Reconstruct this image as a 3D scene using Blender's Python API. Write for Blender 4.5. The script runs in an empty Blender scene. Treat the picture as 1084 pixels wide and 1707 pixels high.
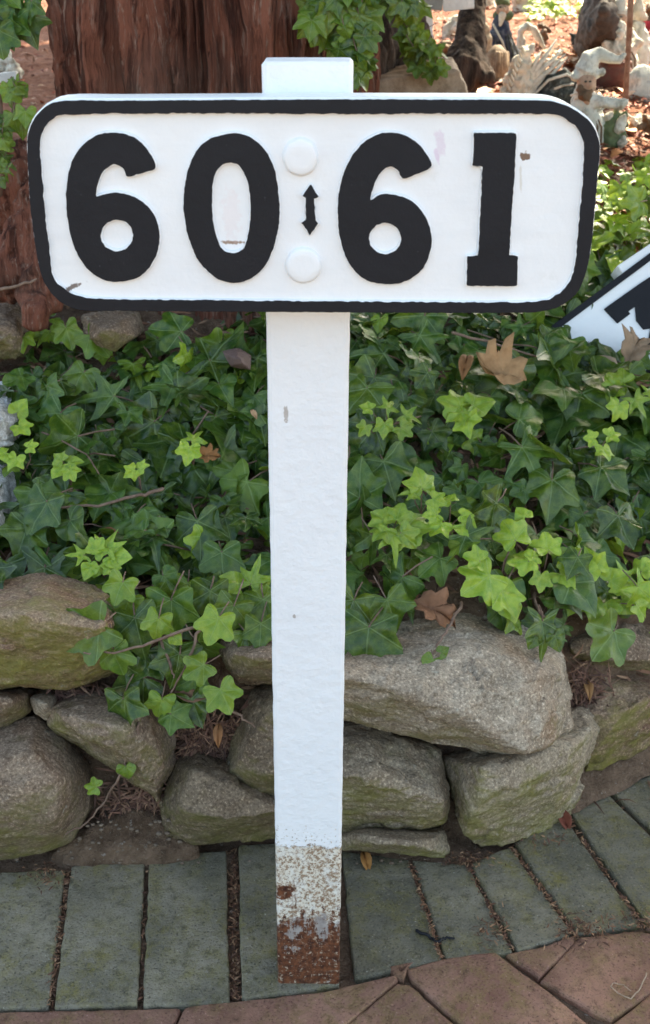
import bpy, bmesh, math, random
import numpy as np
from mathutils import Vector, Matrix, noise
R = math.radians
random.seed(7); rng = np.random.default_rng(11)
S = bpy.context.scene
COL = S.collection

# ------------------------------------------------------------------ camera, sky, sun, exposure
CAM = Vector((0.0, -0.966, 1.092)); PITCH = R(26.0); FPX = 1900.0
cd = bpy.data.cameras.new('camera'); cam = bpy.data.objects.new('camera', cd); COL.objects.link(cam)
cam.location = CAM; cam.rotation_euler = (math.pi/2 - PITCH, 0, 0)
cd.sensor_fit = 'VERTICAL'; cd.sensor_height = 36; cd.lens = 36*FPX/1707
cd.clip_start = 0.05; cd.clip_end = 300
cd.dof.use_dof = True; cd.dof.focus_distance = 1.25; cd.dof.aperture_fstop = 13
S.camera = cam
SUN_EL, SUN_AZ = R(50), R(28)          # azimuth measured from +Y towards +X
SDIR = Vector((math.cos(SUN_EL)*math.sin(SUN_AZ), math.cos(SUN_EL)*math.cos(SUN_AZ), math.sin(SUN_EL)))
w = bpy.data.worlds.new('World'); S.world = w; w.use_nodes = True
wn = w.node_tree; bg = wn.nodes['Background']; sky = wn.nodes.new('ShaderNodeTexSky')
sky.sky_type = 'NISHITA'; sky.sun_disc = False; sky.sun_elevation = SUN_EL; sky.sun_rotation = SUN_AZ
sky.air_density = 1.0; sky.dust_density = 3.0; sky.ozone_density = 1.0
wn.links.new(sky.outputs[0], bg.inputs[0]); bg.inputs[1].default_value = 0.15
sl = bpy.data.lights.new('sun', 'SUN'); sl.energy = 5.0; sl.angle = R(0.5); sl.color = (1, .95, .87)
so = bpy.data.objects.new('sun', sl); COL.objects.link(so); so.rotation_euler = SDIR.to_track_quat('Z', 'Y').to_euler()
S.view_settings.view_transform = 'Standard'; S.view_settings.look = 'None'
S.view_settings.exposure = 2.22; S.view_settings.gamma = 1
S.view_settings.use_white_balance = True; S.view_settings.white_balance_temperature = 7850; S.view_settings.white_balance_tint = 4
try:
    S.cycles.max_bounces = 6; S.cycles.transparent_max_bounces = 4; S.cycles.use_denoising = True
except Exception: pass

# ------------------------------------------------------------------ projection helpers
RT = Vector((1, 0, 0)); UP = Vector((0, math.sin(PITCH), math.cos(PITCH))); FW = Vector((0, math.cos(PITCH), -math.sin(PITCH)))
def ray(px, py): return FW + RT*((px-542)/FPX) - UP*((py-853.5)/FPX)
def at_y(px, py, Y):
    d = ray(px, py); return CAM + d*((Y-CAM.y)/d.y)
def at_z(px, py, Z=0.0):
    d = ray(px, py); return CAM + d*((Z-CAM.z)/d.z)
def proj(p):
    v = Vector(p)-CAM; z = v.dot(FW); return 542+FPX*v.dot(RT)/z, 853.5-FPX*v.dot(UP)/z
PY_ = [-50, .255, .33, .38, .9, 1.5, 4, 40]; PZ_ = [-.010, -.010, .24, .285, .55, .70, .90, 2.2]
def wofs(x): return max(0.0, x-.22)*.6 if x < 3 else 1.67
def bank(x, y, rough=True):
    s = y - wofs(x)*max(0, min(1, (2.2-y)/1.2))
    z = float(np.interp(s, PY_, PZ_))
    if rough and s > .2:
        z += .018*noise.noise((x*5, y*5, 0)) + .008*noise.noise((x*17, y*17, 3))
    elif rough: z += .004*noise.noise((x*25, y*25, 3))
    return z
def bank_n(x, y):
    e = .03
    return Vector((bank(x-e, y, 0)-bank(x+e, y, 0), bank(x, y-e, 0)-bank(x, y+e, 0), 2*e)).normalized()
def at_bank(px, py, off=0.0):
    d = ray(px, py); t = .8
    while t < 30:
        p = CAM + d*t
        if p.z <= bank(p.x, p.y, 0)+off: return p
        t += .004*max(1, t)
    return CAM + d*8

# ------------------------------------------------------------------ object helpers
def link(o, parent=None):
    COL.objects.link(o)
    if parent is not None:
        o.parent = parent
        bpy.context.view_layer.update() if False else None
        o.matrix_parent_inverse = Matrix.Translation(parent_world(parent)).inverted()
    return o
WORLDLOC = {}
def parent_world(p):
    v = Vector((0, 0, 0)); q = p
    while q is not None:
        v += WORLDLOC.get(q.name, Vector((0, 0, 0))); q = None
    return v
def tag(o, label=None, cat=None, group=None, kind=None):
    if label: o['label'] = label
    if cat: o['category'] = cat
    if group: o['group'] = group
    if kind: o['kind'] = kind
    return o
def thing(name, loc, label, cat, group=None):
    o = bpy.data.objects.new(name, None); COL.objects.link(o); o.location = loc; WORLDLOC[o.name] = Vector(loc)
    o.empty_display_size = .02
    return tag(o, label, cat, group)
def mobj(name, me, mat, parent=None, smooth=True):
    me.materials.clear()
    for m in (mat if isinstance(mat, (list, tuple)) else [mat]): me.materials.append(m)
    if smooth and len(me.polygons): me.polygons.foreach_set('use_smooth', [True]*len(me.polygons))
    me.name = name
    return link(bpy.data.objects.new(name, me), parent)
def mesh_np(V, F, name='m'):
    me = bpy.data.meshes.new(name); me.from_pydata([tuple(v) for v in V], [], [tuple(f) for f in F]); me.update(); return me
def fast_mesh(V, T, name, colors=None, uvs=None):
    """V (n,3), T (m,3) triangles; per-vertex colour and uv arrays"""
    me = bpy.data.meshes.new(name); V = np.asarray(V, np.float32); T = np.asarray(T, np.int32)
    me.vertices.add(len(V)); me.vertices.foreach_set('co', V.ravel())
    me.loops.add(T.size); me.loops.foreach_set('vertex_index', T.ravel())
    me.polygons.add(len(T)); me.polygons.foreach_set('loop_start', np.arange(0, T.size, 3, dtype=np.int32))
    me.update(calc_edges=True)
    if colors is not None:
        a = me.color_attributes.new('tint', 'FLOAT_COLOR', 'POINT')
        c = np.ones((len(V), 4), np.float32); c[:, :3] = colors; a.data.foreach_set('color', c.ravel())
    if uvs is not None:
        u = me.uv_layers.new(name='leaf'); u.data.foreach_set('uv', np.asarray(uvs, np.float32)[T.ravel()].ravel())
    me.validate(); return me
def evaluated(o):
    dg = bpy.context.evaluated_depsgraph_get(); dg.update()
    return bpy.data.meshes.new_from_object(o.evaluated_get(dg))
def remeshed(me, voxel, smooth=0):
    o = bpy.data.objects.new('tmp', me); COL.objects.link(o)
    m = o.modifiers.new('r', 'REMESH'); m.mode = 'VOXEL'; m.voxel_size = voxel
    if smooth:
        s = o.modifiers.new('s', 'SMOOTH'); s.factor = .5; s.iterations = smooth
    out = evaluated(o); bpy.data.objects.remove(o); return out
def displace(me, fn):
    n_ = len(me.vertices); co = np.empty(n_*3, np.float32); me.vertices.foreach_get('co', co); no = np.empty(n_*3, np.float32)
    me.vertex_normals.foreach_get('vector', no); co = co.reshape(-1, 3); no = no.reshape(-1, 3)
    d = np.array([fn(Vector(c)) for c in co], np.float32); me.vertices.foreach_set('co', (co+no*d[:, None]).ravel()); me.update()
def catmull(pts, n=6):
    out = []; k = len(pts)
    for i in range(k):
        p0, p1, p2, p3 = [Vector(pts[(i+j-1) % k]) for j in range(4)]
        for s in range(n):
            t = s/n
            out.append(.5*((2*p1)+(p2-p0)*t+(2*p0-5*p1+4*p2-p3)*t*t+(-p0+3*p1-3*p2+p3)*t**3))
    return out
def round_poly(pts, frac=.12, n=3):
    out = []; k = len(pts)
    for i in range(k):
        a, b, c = Vector(pts[i-1]), Vector(pts[i]), Vector(pts[(i+1) % k])
        r = min((a-b).length, (c-b).length)*frac
        p, q = b+(a-b).normalized()*r, b+(c-b).normalized()*r
        for s in range(n+1):
            t = s/n; out.append((1-t)**2*p+2*t*(1-t)*b+t*t*q)
    return out
def shape2d(loops, depth, bevel=0.0, res=2):
    """closed loops of (x,z) -> solid slab whose front is at y=-depth, back at y=0"""
    cu = bpy.data.curves.new('c', 'CURVE'); cu.dimensions = '2D'; cu.fill_mode = 'BOTH'
    for lp in loops:
        sp = cu.splines.new('POLY'); sp.points.add(len(lp)-1); sp.use_cyclic_u = True
        for i, p in enumerate(lp): sp.points[i].co = (p[0], p[1], 0, 1)
    cu.extrude = max(depth/2-bevel, .00005); cu.bevel_depth = bevel; cu.bevel_resolution = res; cu.offset = -bevel
    o = bpy.data.objects.new('tmp', cu); COL.objects.link(o); me = evaluated(o); bpy.data.objects.remove(o)
    for v in me.vertices:
        x, y, z = v.co; v.co = (x, -z-depth/2, y)
    me.update(); return me
def tube_data(path, radii, seg=8, V=None, F=None):
    """tube with rounded ends appended to V,F"""
    V = [] if V is None else V; F = [] if F is None else F
    P = [Vector(p) for p in path]
    if isinstance(radii, (int, float)): radii = [radii]*len(P)
    up = Vector((.13, .31, .94)); b0 = len(V)
    d0 = (P[1]-P[0]).normalized(); d1 = (P[-1]-P[-2]).normalized()
    Q = [P[0]-d0*radii[0]*.75]+P+[P[-1]+d1*radii[-1]*.75]; rr = [radii[0]*.35]+list(radii)+[radii[-1]*.35]
    for i, p in enumerate(Q):
        t = (Q[min(i+1, len(Q)-1)]-Q[max(i-1, 0)]).normalized()
        a = t.cross(up)
        if a.length < .05: a = t.cross(Vector((1, 0, 0)))
        a.normalize(); b = t.cross(a)
        for k in range(seg):
            an = 2*math.pi*k/seg; V.append(p+(a*math.cos(an)+b*math.sin(an))*rr[i])
    n = len(Q)
    for i in range(n-1):
        for k in range(seg):
            F.append((b0+i*seg+k, b0+i*seg+(k+1) % seg, b0+(i+1)*seg+(k+1) % seg, b0+(i+1)*seg+k))
    F.append(tuple(b0+k for k in range(seg))[::-1]); F.append(tuple(b0+(n-1)*seg+k for k in range(seg)))
    return V, F
def tubes(name, lst, mat, parent=None, seg=8):
    V, F = [], []
    for p, r in lst: tube_data(p, r, seg, V, F)
    return mobj(name, mesh_np(V, F), mat, parent)
def blob(name, lst, mat, parent=None, voxel=.003, smooth=2, rough=0.0, freq=60):
    """several tapered limbs fused into one continuous surface"""
    V, F = [], []
    for p, r in lst:
        if len(p) == 1: p = [Vector(p[0])-Vector((0, 0, r[0]*.4)), Vector(p[0])+Vector((0, 0, r[0]*.4))]; r = [r[0], r[0]]
        tube_data(p, r, 12, V, F)
    me = remeshed(mesh_np(V, F), voxel, smooth)
    if rough:
        displace(me, lambda c: rough*noise.noise(c*freq))
    return mobj(name, me, mat, parent)

# ------------------------------------------------------------------ materials
def NT(name):
    m = bpy.data.materials.new(name); m.use_nodes = True; nt = m.node_tree; nt.nodes.clear()
    out = nt.nodes.new('ShaderNodeOutputMaterial')
    def n(t, inp=None, **pr):
        nd = nt.nodes.new('ShaderNode'+t)
        for k, v in pr.items(): setattr(nd, k, v)
        for k, v in (inp or {}).items():
            s = nd.inputs[k]
            if isinstance(v, bpy.types.NodeSocket): nt.links.new(v, s)
            elif isinstance(v, bpy.types.Node): nt.links.new(v.outputs[0], s)
            else: s.default_value = v
        return nd
    def mth(op, a, b=0.0, c=None, clamp=False):
        d = {0: a, 1: b}
        if c is not None: d[2] = c
        return n('Math', d, operation=op, use_clamp=clamp).outputs[0]
    def mix(f, a, b, bt='MIX'):
        nd = n('Mix', {0: f}, data_type='RGBA', blend_type=bt)
        for k, v in ((6, a), (7, b)):
            if isinstance(v, bpy.types.NodeSocket): nt.links.new(v, nd.inputs[k])
            else: nd.inputs[k].default_value = (*v, 1) if len(v) == 3 else v
        return nd.outputs[2]
    def nz(sc, det=4, rough=.6, vec=None, dist=0.0):
        return n('TexNoise', {'Vector': vec if vec is not None else obj, 'Scale': sc, 'Detail': det, 'Roughness': rough, 'Distortion': dist}).outputs[0]
    def ramp(f, a, b, lo=0.0, hi=1.0):
        return n('MapRange', {0: f, 1: a, 2: b, 3: lo, 4: hi}, clamp=True).outputs[0]
    obj = n('TexCoord').outputs['Object']
    def done(col, rough=.6, bump=None, bs=.5, bd=.001, spec=.5, extra=None):
        b = n('BsdfPrincipled', {'Base Color': col if isinstance(col, bpy.types.NodeSocket) else (*col, 1), 'Roughness': rough, 'Specular IOR Level': spec})
        if bump is not None:
            bn = n('Bump', {'Strength': bs, 'Distance': bd, 'Height': bump}); nt.links.new(bn.outputs[0], b.inputs['Normal'])
        sh = b.outputs[0]
        if extra: sh = extra(b)
        nt.links.new(sh, out.inputs[0]); return m
    return n, mth, mix, nz, ramp, obj, done, nt

def vmap(n, obj, scale):
    return n('Mapping', {'Vector': obj, 'Scale': scale}).outputs[0]

def white_paint(kind='board'):
    n, mth, mix, nz, ramp, obj, done, nt = NT('white paint on '+kind)
    big = nz(9, 3); fine = nz(160, 4, .65); lump = nz(70, 3, .5)
    col = mix(ramp(big, .3, .75), (.84, .86, .87), (.79, .81, .83))
    col = mix(ramp(nz(38, 5, .7), .62, .78, 0, .25), col, (.60, .60, .56))
    col = mix(ramp(nz(14, 6, .75, vmap(n, obj, (.35, 1, 1.6))), .52, .75, 0, .35), col, (.66, .69, .71))
    brush = nz(60, 5, .7, vmap(n, obj, (.12, 1, 1)))
    bump = mth('ADD', mth('ADD', mth('MULTIPLY', lump, .8), mth('MULTIPLY', fine, .35)), mth('MULTIPLY', brush, .5))
    if kind == 'board':
        def spot(p, rx, rz, ang, colr, amt, edge=.6, f=160):
            nonlocal col
            v = n('VectorMath', {0: obj, 1: tuple(p)}, operation='SUBTRACT').outputs[0]
            v = n('VectorRotate', {'Vector': v, 'Angle': ang}, rotation_type='Y_AXIS').outputs[0]
            v = n('VectorMath', {0: v, 1: (1/rx, 0, 1/rz)}, operation='MULTIPLY').outputs[0]
            l = n('VectorMath', {0: v}, operation='LENGTH').outputs['Value']
            l = mth('ADD', l, mth('MULTIPLY', mth('SUBTRACT', nz(f, 3), .5), 2.2))
            col = mix(ramp(l, 1.0, edge, 0, amt), col, colr)
        B = -.034
        spot(at_y(735, 240, B), .0045, .011, R(12), (.66, .48, .62), .4)
        spot(at_y(729, 262, B), .002, .007, R(20), (.65, .45, .62), .5)
        spot(at_y(878, 262, B), .0045, .0035, 0, (.16, .08, .04), .95, .8, 260)
        spot(at_y(869, 300, B), .0012, .012, R(5), (.60, .55, .45), .5)
        spot(at_y(116, 482, B), .012, .0022, R(24), (.12, .08, .06), .9, .7, 300)
        spot(at_y(388, 405, B), .009, .0016, R(0), (.25, .14, .08), .9, .7, 300)
        spot(at_y(385, 360, B), .009, .022, 0, (.78, .66, .66), .3)
        g = nz(500, 2); col = mix(ramp(g, .80, .83, 0, .5), col, (.2, .18, .15))
    if kind == 'bolt':
        pass
    return done(col, .42, bump, .35, .0022, .4)
WHITE_B = white_paint('board'); WHITE_P2 = white_paint('bolt')

def post_mat():
    n, mth, mix, nz, ramp, obj, done, nt = NT('post paint and rust')
    z = n('SeparateXYZ', {0: obj}).outputs[2]; x = n('SeparateXYZ', {0: obj}).outputs[0]
    big = nz(7, 3); lump = nz(75, 3, .5); fine = nz(190, 4, .65)
    paint = mix(ramp(big, .3, .75), (.84, .86, .88), (.78, .80, .83))
    chips = ramp(mth('SUBTRACT', nz(330, 2), mth('MULTIPLY', ramp(z, .22, .30, 0, 1), .20)), .60, .64)
    fleck = mth('ADD', nz(240, 3, .65), mth('MULTIPLY', mth('SUBTRACT', nz(28, 3), .5), .35)); pit = nz(300, 3, .6)
    bare = mix(ramp(fleck, .44, .54), (.30, .20, .13), (.70, .64, .54)); bare = mix(ramp(nz(36, 6, .8), .50, .58, 0, .75), bare, (.76, .75, .70))
    bare = mix(ramp(pit, .60, .68, 0, .9), bare, (.10, .065, .04))
    grey = mix(ramp(nz(90, 4), .35, .7), (.26, .23, .22), (.40, .36, .33))
    low = mth('ADD', z, mth('ADD', mth('MULTIPLY', mth('SUBTRACT', nz(42, 5, .75), .5), .07), mth('MULTIPLY', mth('SUBTRACT', nz(12, 3), .5), .05)))
    bare = mix(ramp(low, .106, .098), bare, grey)
    rn = nz(48, 6, .75); rust = mix(ramp(nz(110, 5, .75), .38, .6), (.042, .015, .011), (.18, .064, .030))
    rust = mix(ramp(nz(170, 4, .7), .56, .64, 0, .9), rust, (.42, .32, .24))
    rust = mix(ramp(nz(70, 4, .7), .62, .68, 0, .7), rust, (.50, .44, .38))
    streak = nz(60, 5, .7, vmap(n, obj, (1, 1, .16)))
    rz = mth('ADD', mth('MULTIPLY', ramp(z, .135, .01), .24), mth('ADD', mth('MULTIPLY', rn, .6), mth('MULTIPLY', streak, .5)))
    bare = mix(ramp(streak, .56, .68, 0, .55), bare, (.24, .12, .07))
    # one larger rust patch on the left
    v = n('VectorMath', {0: obj, 1: (-.030, -.001, .144)}, operation='SUBTRACT').outputs[0]
    v = n('VectorMath', {0: v, 1: (1/.022, 0, 1/.013)}, operation='MULTIPLY').outputs[0]
    l = n('VectorMath', {0: v}, operation='LENGTH').outputs['Value']
    rz = mth('MAXIMUM', rz, mth('ADD', mth('MULTIPLY', rn, .8), ramp(l, 1.3, .3, 0, .42)))
    rz = mth('MULTIPLY', rz, ramp(z, .20, .17))
    bare = mix(ramp(rz, .60, .645), bare, rust)
    edge = mth('ADD', z, mth('MULTIPLY', mth('SUBTRACT', nz(60, 6, .75), .5), .034))
    pm = ramp(edge, .211, .2125)
    pm = mth('MULTIPLY', pm, mth('SUBTRACT', 1.0, mth('MULTIPLY', chips, ramp(z, .30, .23, 0.02, .9))))
    col = mix(pm, bare, paint)
    for (px, py, rx, rz_) in ((477, 690, .0022, .009), (491, 1027, .0016, .003), (575, 1240, .0012, .03)):
        v = n('VectorMath', {0: obj, 1: tuple(at_y(px, py, 0)-POSTBASE)}, operation='SUBTRACT').outputs[0]
        v = n('VectorMath', {0: v, 1: (1/rx, 0, 1/rz_)}, operation='MULTIPLY').outputs[0]
        l = mth('ADD', n('VectorMath', {0: v}, operation='LENGTH').outputs['Value'], mth('MULTIPLY', mth('SUBTRACT', nz(300, 3), .5), 1.6))
        col = mix(ramp(l, 1.0, .8, 0, .6), col, (.25, .18, .13))
    bump = mth('ADD', mth('ADD', mth('MULTIPLY', lump, .8), mth('MULTIPLY', fine, .4)), mth('MULTIPLY', pm, .7))
    return done(col, .45, bump, .6, .0032, .45)

def black_paint():
    n, mth, mix, nz, ramp, obj, done, nt = NT('black paint')
    col = mix(ramp(nz(300, 3), .70, .76, 0, .35), (.0065, .0075, .011), (.10, .11, .12))
    col = mix(ramp(nz(20, 3), .3, .7), col, mix(.5, col, (.012, .013, .018)))
    return done(col, .62, mth('ADD', nz(120, 4), mth('MULTIPLY', nz(600, 2), .3)), .35, .0015, .3)
BLACK = black_paint()

def rock_mat(name, c1, c2, moss=.4, mosscol=(.10, .115, .03), dark=.5, grain=260, mossz=0.0):
    n, mth, mix, nz, ramp, obj, done, nt = NT(name)
    geo = n('NewGeometry'); nz_ = n('SeparateXYZ', {0: geo.outputs['Normal']}).outputs[2]
    warp = vmap(n, obj, (1, 1, 1.6))
    col = mix(ramp(nz(9, 6, .65, warp), .32, .68), c1, c2)
    col = mix(ramp(nz(30, 5, .7), .45, .75, 0, .5), col, (c1[0]*.5, c1[1]*.42, c1[2]*.36))
    col = mix(ramp(nz(6, 4, .6, None, .5), .48, .64, 0, .6), col, (c1[0]*1.15, c1[1]*.86, c1[2]*.66))
    g = nz(grain, 3, .7); g2 = n('TexVoronoi', {'Vector': obj, 'Scale': 420.0}).outputs[0]
    col = mix(ramp(g, .30, .52, .75, 0), col, (c1[0]*.35, c1[1]*.33, c1[2]*.3))
    col = mix(ramp(g, .56, .74, 0, .8), col, (min(1, c2[0]*1.9), min(1, c2[1]*1.85), min(1, c2[2]*1.8)))
    z = n('SeparateXYZ', {0: obj}).outputs[2]
    mm = mth('ADD', nz(14, 6, .7), mth('MULTIPLY', ramp(nz_, .45, -.35), .22))
    mm = mth('ADD', mm, moss*.5-.25)
    col = mix(ramp(mm, .48, .74, 0, .72), col, mix(ramp(nz(60, 4), .35, .7), mosscol, (mosscol[0]*1.6, mosscol[1]*1.5, mosscol[2]*1.6)))
    col = mix(ramp(nz(22, 5, .7, None, .5), .60, .70, 0, dark), col, (.05, .035, .025))
    vn = mth('ABSOLUTE', mth('SUBTRACT', nz(7, 5, .6, vmap(n, obj, (1, 1, 2.6)), .8), .5))
    col = mix(ramp(vn, .012, .0, 0, .22), col, (min(1, c2[0]*1.5), min(1, c2[1]*1.5), min(1, c2[2]*1.45)))
    col = mix(ramp(nz(45, 5, .75), .64, .70, 0, .55), col, (.40, .40, .33))
    bump = mth('ADD', mth('MULTIPLY', nz(60, 6, .7), 1.3), mth('MULTIPLY', g, .25))
    bump = mth('ADD', bump, mth('MULTIPLY', nz(28, 5, .7, vmap(n, obj, (1, 1, 2.0)), .8), .9))
    return done(col, .85, bump, .8, .005, .25)

def paver_mat(name, c1, c2, algae, speck):
    n, mth, mix, nz, ramp, obj, done, nt = NT(name)
    at = n('Attribute', attribute_name='tint').outputs['Color']; tr = n('SeparateColor', {0: at}).outputs[0]
    col = mix(ramp(nz(12, 5), .3, .7), c1, c2)
    col = mix(mth('MULTIPLY', tr, .75), col, mix(.6, col, (c1[0]*.6, c1[1]*.66, c1[2]*.68)))
    col = mix(ramp(nz(5, 5, .6, None, .6), .5, .66, 0, .5), col, (c2[0]*1.35, c2[1]*1.3, c2[2]*1.25))
    col = mix(mth('MULTIPLY', ramp(nz(38, 6, .75), .44, .64, 0, algae), ramp(nz(8, 4), .38, .6, .2, 1)), col, (.185, .155, .035))
    col = mix(ramp(nz(75, 5, .75), .52, .68, 0, .8), col, (c1[0]*.4, c1[1]*.42, c1[2]*.4))
    g = nz(330, 3, .6); col = mix(ramp(g, .66, .76, 0, .6), col, speck); col = mix(ramp(nz(150, 4, .7), .58, .68, 0, .4), col, (c2[0]*1.5, c2[1]*1.45, c2[2]*1.45))
    col = mix(ramp(g, .44, .30, 0, .85), col, (c1[0]*.4, c1[1]*.4, c1[2]*.4))
    return done(col, .85, mth('ADD', mth('MULTIPLY', g, .5), mth('MULTIPLY', nz(60, 5), 1.2)), .9, .0034, .3)

def soil_mat():
    n, mth, mix, nz, ramp, obj, done, nt = NT('soil')
    y = n('SeparateXYZ', {0: obj}).outputs[1]
    col = mix(ramp(nz(25, 6, .7), .3, .7), (.085, .052, .034), (.29, .19, .13))
    red = mix(ramp(nz(40, 5, .7), .3, .7), (.15, .05, .03), (.36, .17, .11))
    yy = mth('ADD', y, mth('MULTIPLY', nz(3, 3), .3)); col = mix(ramp(yy, 1.25, 1.6), col, red)
    g = nz(220, 3, .7); col = mix(ramp(g, .58, .72, 0, .6), col, (.36, .28, .21)); col = mix(ramp(nz(95, 3, .6), .66, .70, 0, .7), col, (.38, .33, .28))
    return done(col, .95, mth('ADD', nz(90, 6, .75), g), 1.0, .008, .15)

def bark_mat(name, c1, c2, c3):
    n, mth, mix, nz, ramp, obj, done, nt = NT(name)
    wn_ = n('TexNoise', {'Vector': obj, 'Scale': 6.0, 'Detail': 3.0}).outputs[1]
    wv_ = n('VectorMath', {0: n('VectorMath', {0: wn_, 1: (.5, .5, .5)}, operation='SUBTRACT').outputs[0], 1: (.06, .06, 0)}, operation='MULTIPLY').outputs[0]
    ow = n('VectorMath', {0: obj, 1: wv_}, operation='ADD').outputs[0]
    v = vmap(n, ow, (1, 1, .09)); v2 = vmap(n, ow, (1, 1, .05))
    s = nz(26, 6, .7, v, .3); f = nz(150, 5, .75, v2)
    col = mix(ramp(s, .30, .62), c1, c2)
    col = mix(ramp(f, .54, .66, 0, .75), col, c3)
    col = mix(ramp(nz(50, 5, .7, v), .52, .40, 0, .8), col, (c1[0]*.35, c1[1]*.3, c1[2]*.3))
    col = mix(ramp(nz(5, 4), .5, .75, 0, .5), col, (.13, .10, .08))
    return done(col, .9, mth('ADD', s, mth('MULTIPLY', f, .5)), 1.0, .014, .2)

def leaf_mat(name, dark, mid, young, gloss=.38):
    n, mth, mix, nz, ramp, obj, done, nt = NT(name)
    at = n('SeparateColor', {0: n('Attribute', attribute_name='tint').outputs['Color']}); youth_sun, rnd, blu = at.outputs[0], at.outputs[1], at.outputs[2]
    uv = n('UVMap', uv_map='leaf').outputs[0]; s = n('SeparateXYZ', {0: uv}); x, y = mth('ABSOLUTE', s.outputs[0]), s.outputs[1]
    ds = []
    for ax, ay in ((0, 1), (.868, .496), (.857, -.514)):
        cr = mth('ABSOLUTE', mth('SUBTRACT', mth('MULTIPLY', x, ay), mth('MULTIPLY', y, ax)))
        dt = mth('ADD', mth('MULTIPLY', x, ax), mth('MULTIPLY', y, ay))
        ds.append(mth('ADD', cr, mth('MULTIPLY', mth('MAXIMUM', mth('MULTIPLY', dt, -1), 0.0), 9.0)))
    d = mth('MINIMUM', mth('MINIMUM', ds[0], ds[1]), ds[2])
    vein = ramp(d, .020, .004)
    uo = n('VectorMath', {0: uv, 1: n('CombineXYZ', {0: mth('MULTIPLY', rnd, 37.0)}).outputs[0]}, operation='ADD').outputs[0]
    net = n('TexVoronoi', {'Vector': uo, 'Scale': 7.0}, feature='DISTANCE_TO_EDGE').outputs[0]
    netm = ramp(net, .05, .0)
    col = mix(rnd, dark, mid); col = mix(ramp(nz(4, 3, .6, uo), .4, .7, 0, .45), col, mix(.5, col, young))
    yv = mix(ramp(nz(3.2, 4, .65, uo), .36, .66), young, (.20, .36, .03)); yv = mix(ramp(nz(11, 4, .7, uo), .55, .7, 0, .5), yv, (.50, .56, .14))
    col = mix(youth_sun, col, yv)
    col = mix(mth('MULTIPLY', blu, .4), col, (.02, .06, .025))
    light = mix(.55, col, (.40, .55, .25))
    col = mix(mth('MULTIPLY', vein, .42), col, light)
    col = mix(mth('MULTIPLY', netm, .13), col, light)
    fl = ramp(nz(9, 4, .7, uo), .70, .76, 0, .5); col = mix(fl, col, (.16, .11, .04))
    def ex(b):
        t = n('BsdfTranslucent', {0: mix(.5, col, young)})
        return n('MixShader', {0: .16, 1: b.outputs[0], 2: t.outputs[0]}).outputs[0]
    h = mth('SUBTRACT', mth('MULTIPLY', nz(3, 2, .5, uo), .5), mth('ADD', mth('MULTIPLY', vein, .5), mth('MULTIPLY', netm, .15)))
    return done(col, ramp(rnd, 0, 1, gloss-.14, gloss+.06), h, .5, .0025, .5, ex)
IVY = leaf_mat('ivy leaf', (.009, .034, .004), (.036, .108, .012), (.40, .52, .05))

def litter_mat(name='dry leaf', base=(.30, .14, .06)):
    n, mth, mix, nz, ramp, obj, done, nt = NT(name)
    at = n('Attribute', attribute_name='tint').outputs['Color']
    col = mix(ramp(nz(60, 4), .35, .7, 0, .6), at, mix(1.0, at, (.45, .4, .35), 'MULTIPLY'))
    return done(col, .7, nz(150, 4), .5, .002, .3)
LITTER = litter_mat()
def plain_dry(name, c1, c2):
    n, mth, mix, nz, ramp, obj, done, nt = NT(name)
    col = mix(ramp(nz(45, 5, .7), .35, .68), c1, c2)
    return done(col, .75, nz(130, 5), .6, .002, .3)
STEM = plain_dry('ivy stem', (.12, .07, .05), (.28, .19, .14))

def resin(name, c1, c2, c3=(.06, .05, .035)):
    n, mth, mix, nz, ramp, obj, done, nt = NT(name)
    col = mix(ramp(nz(35, 4), .35, .65), c1, c2); col = mix(ramp(nz(70, 4, .6), .50, .68, 0, .55), col, c3); col = mix(ramp(nz(30, 5, .7, vmap(n, obj, (1, 1, .4))), .54, .66, 0, .6), col, (c3[0]*.6, c3[1]*.6, c3[2]*.5))  # dark c3 patches paint crevice shade into the figures' colour
    return done(col, .7, nz(90, 5), .7, .004, .3)

# ------------------------------------------------------------------ ground
xs = np.concatenate([np.linspace(-40, -2.2, 14), np.linspace(-2, 2.4, 221), np.linspace(2.6, 40, 14)])
ys = np.concatenate([np.linspace(-40, -1.2, 10), np.linspace(-1.1, 2.4, 260), np.linspace(2.44, 4.5, 50), np.linspace(4.7, 40, 20)])
V = np.array([(x, y, bank(x, y)) for y in ys for x in xs]); nx, ny = len(xs), len(ys)
I = np.arange(nx*ny).reshape(ny, nx); a, b, c, d = I[:-1, :-1].ravel(), I[:-1, 1:].ravel(), I[1:, 1:].ravel(), I[1:, :-1].ravel()
T = np.concatenate([np.stack([a, b, c], 1), np.stack([a, c, d], 1)])
SOIL = soil_mat()
tag(mobj('ground', fast_mesh(V, T, 'ground'), SOIL), kind='structure')

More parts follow.
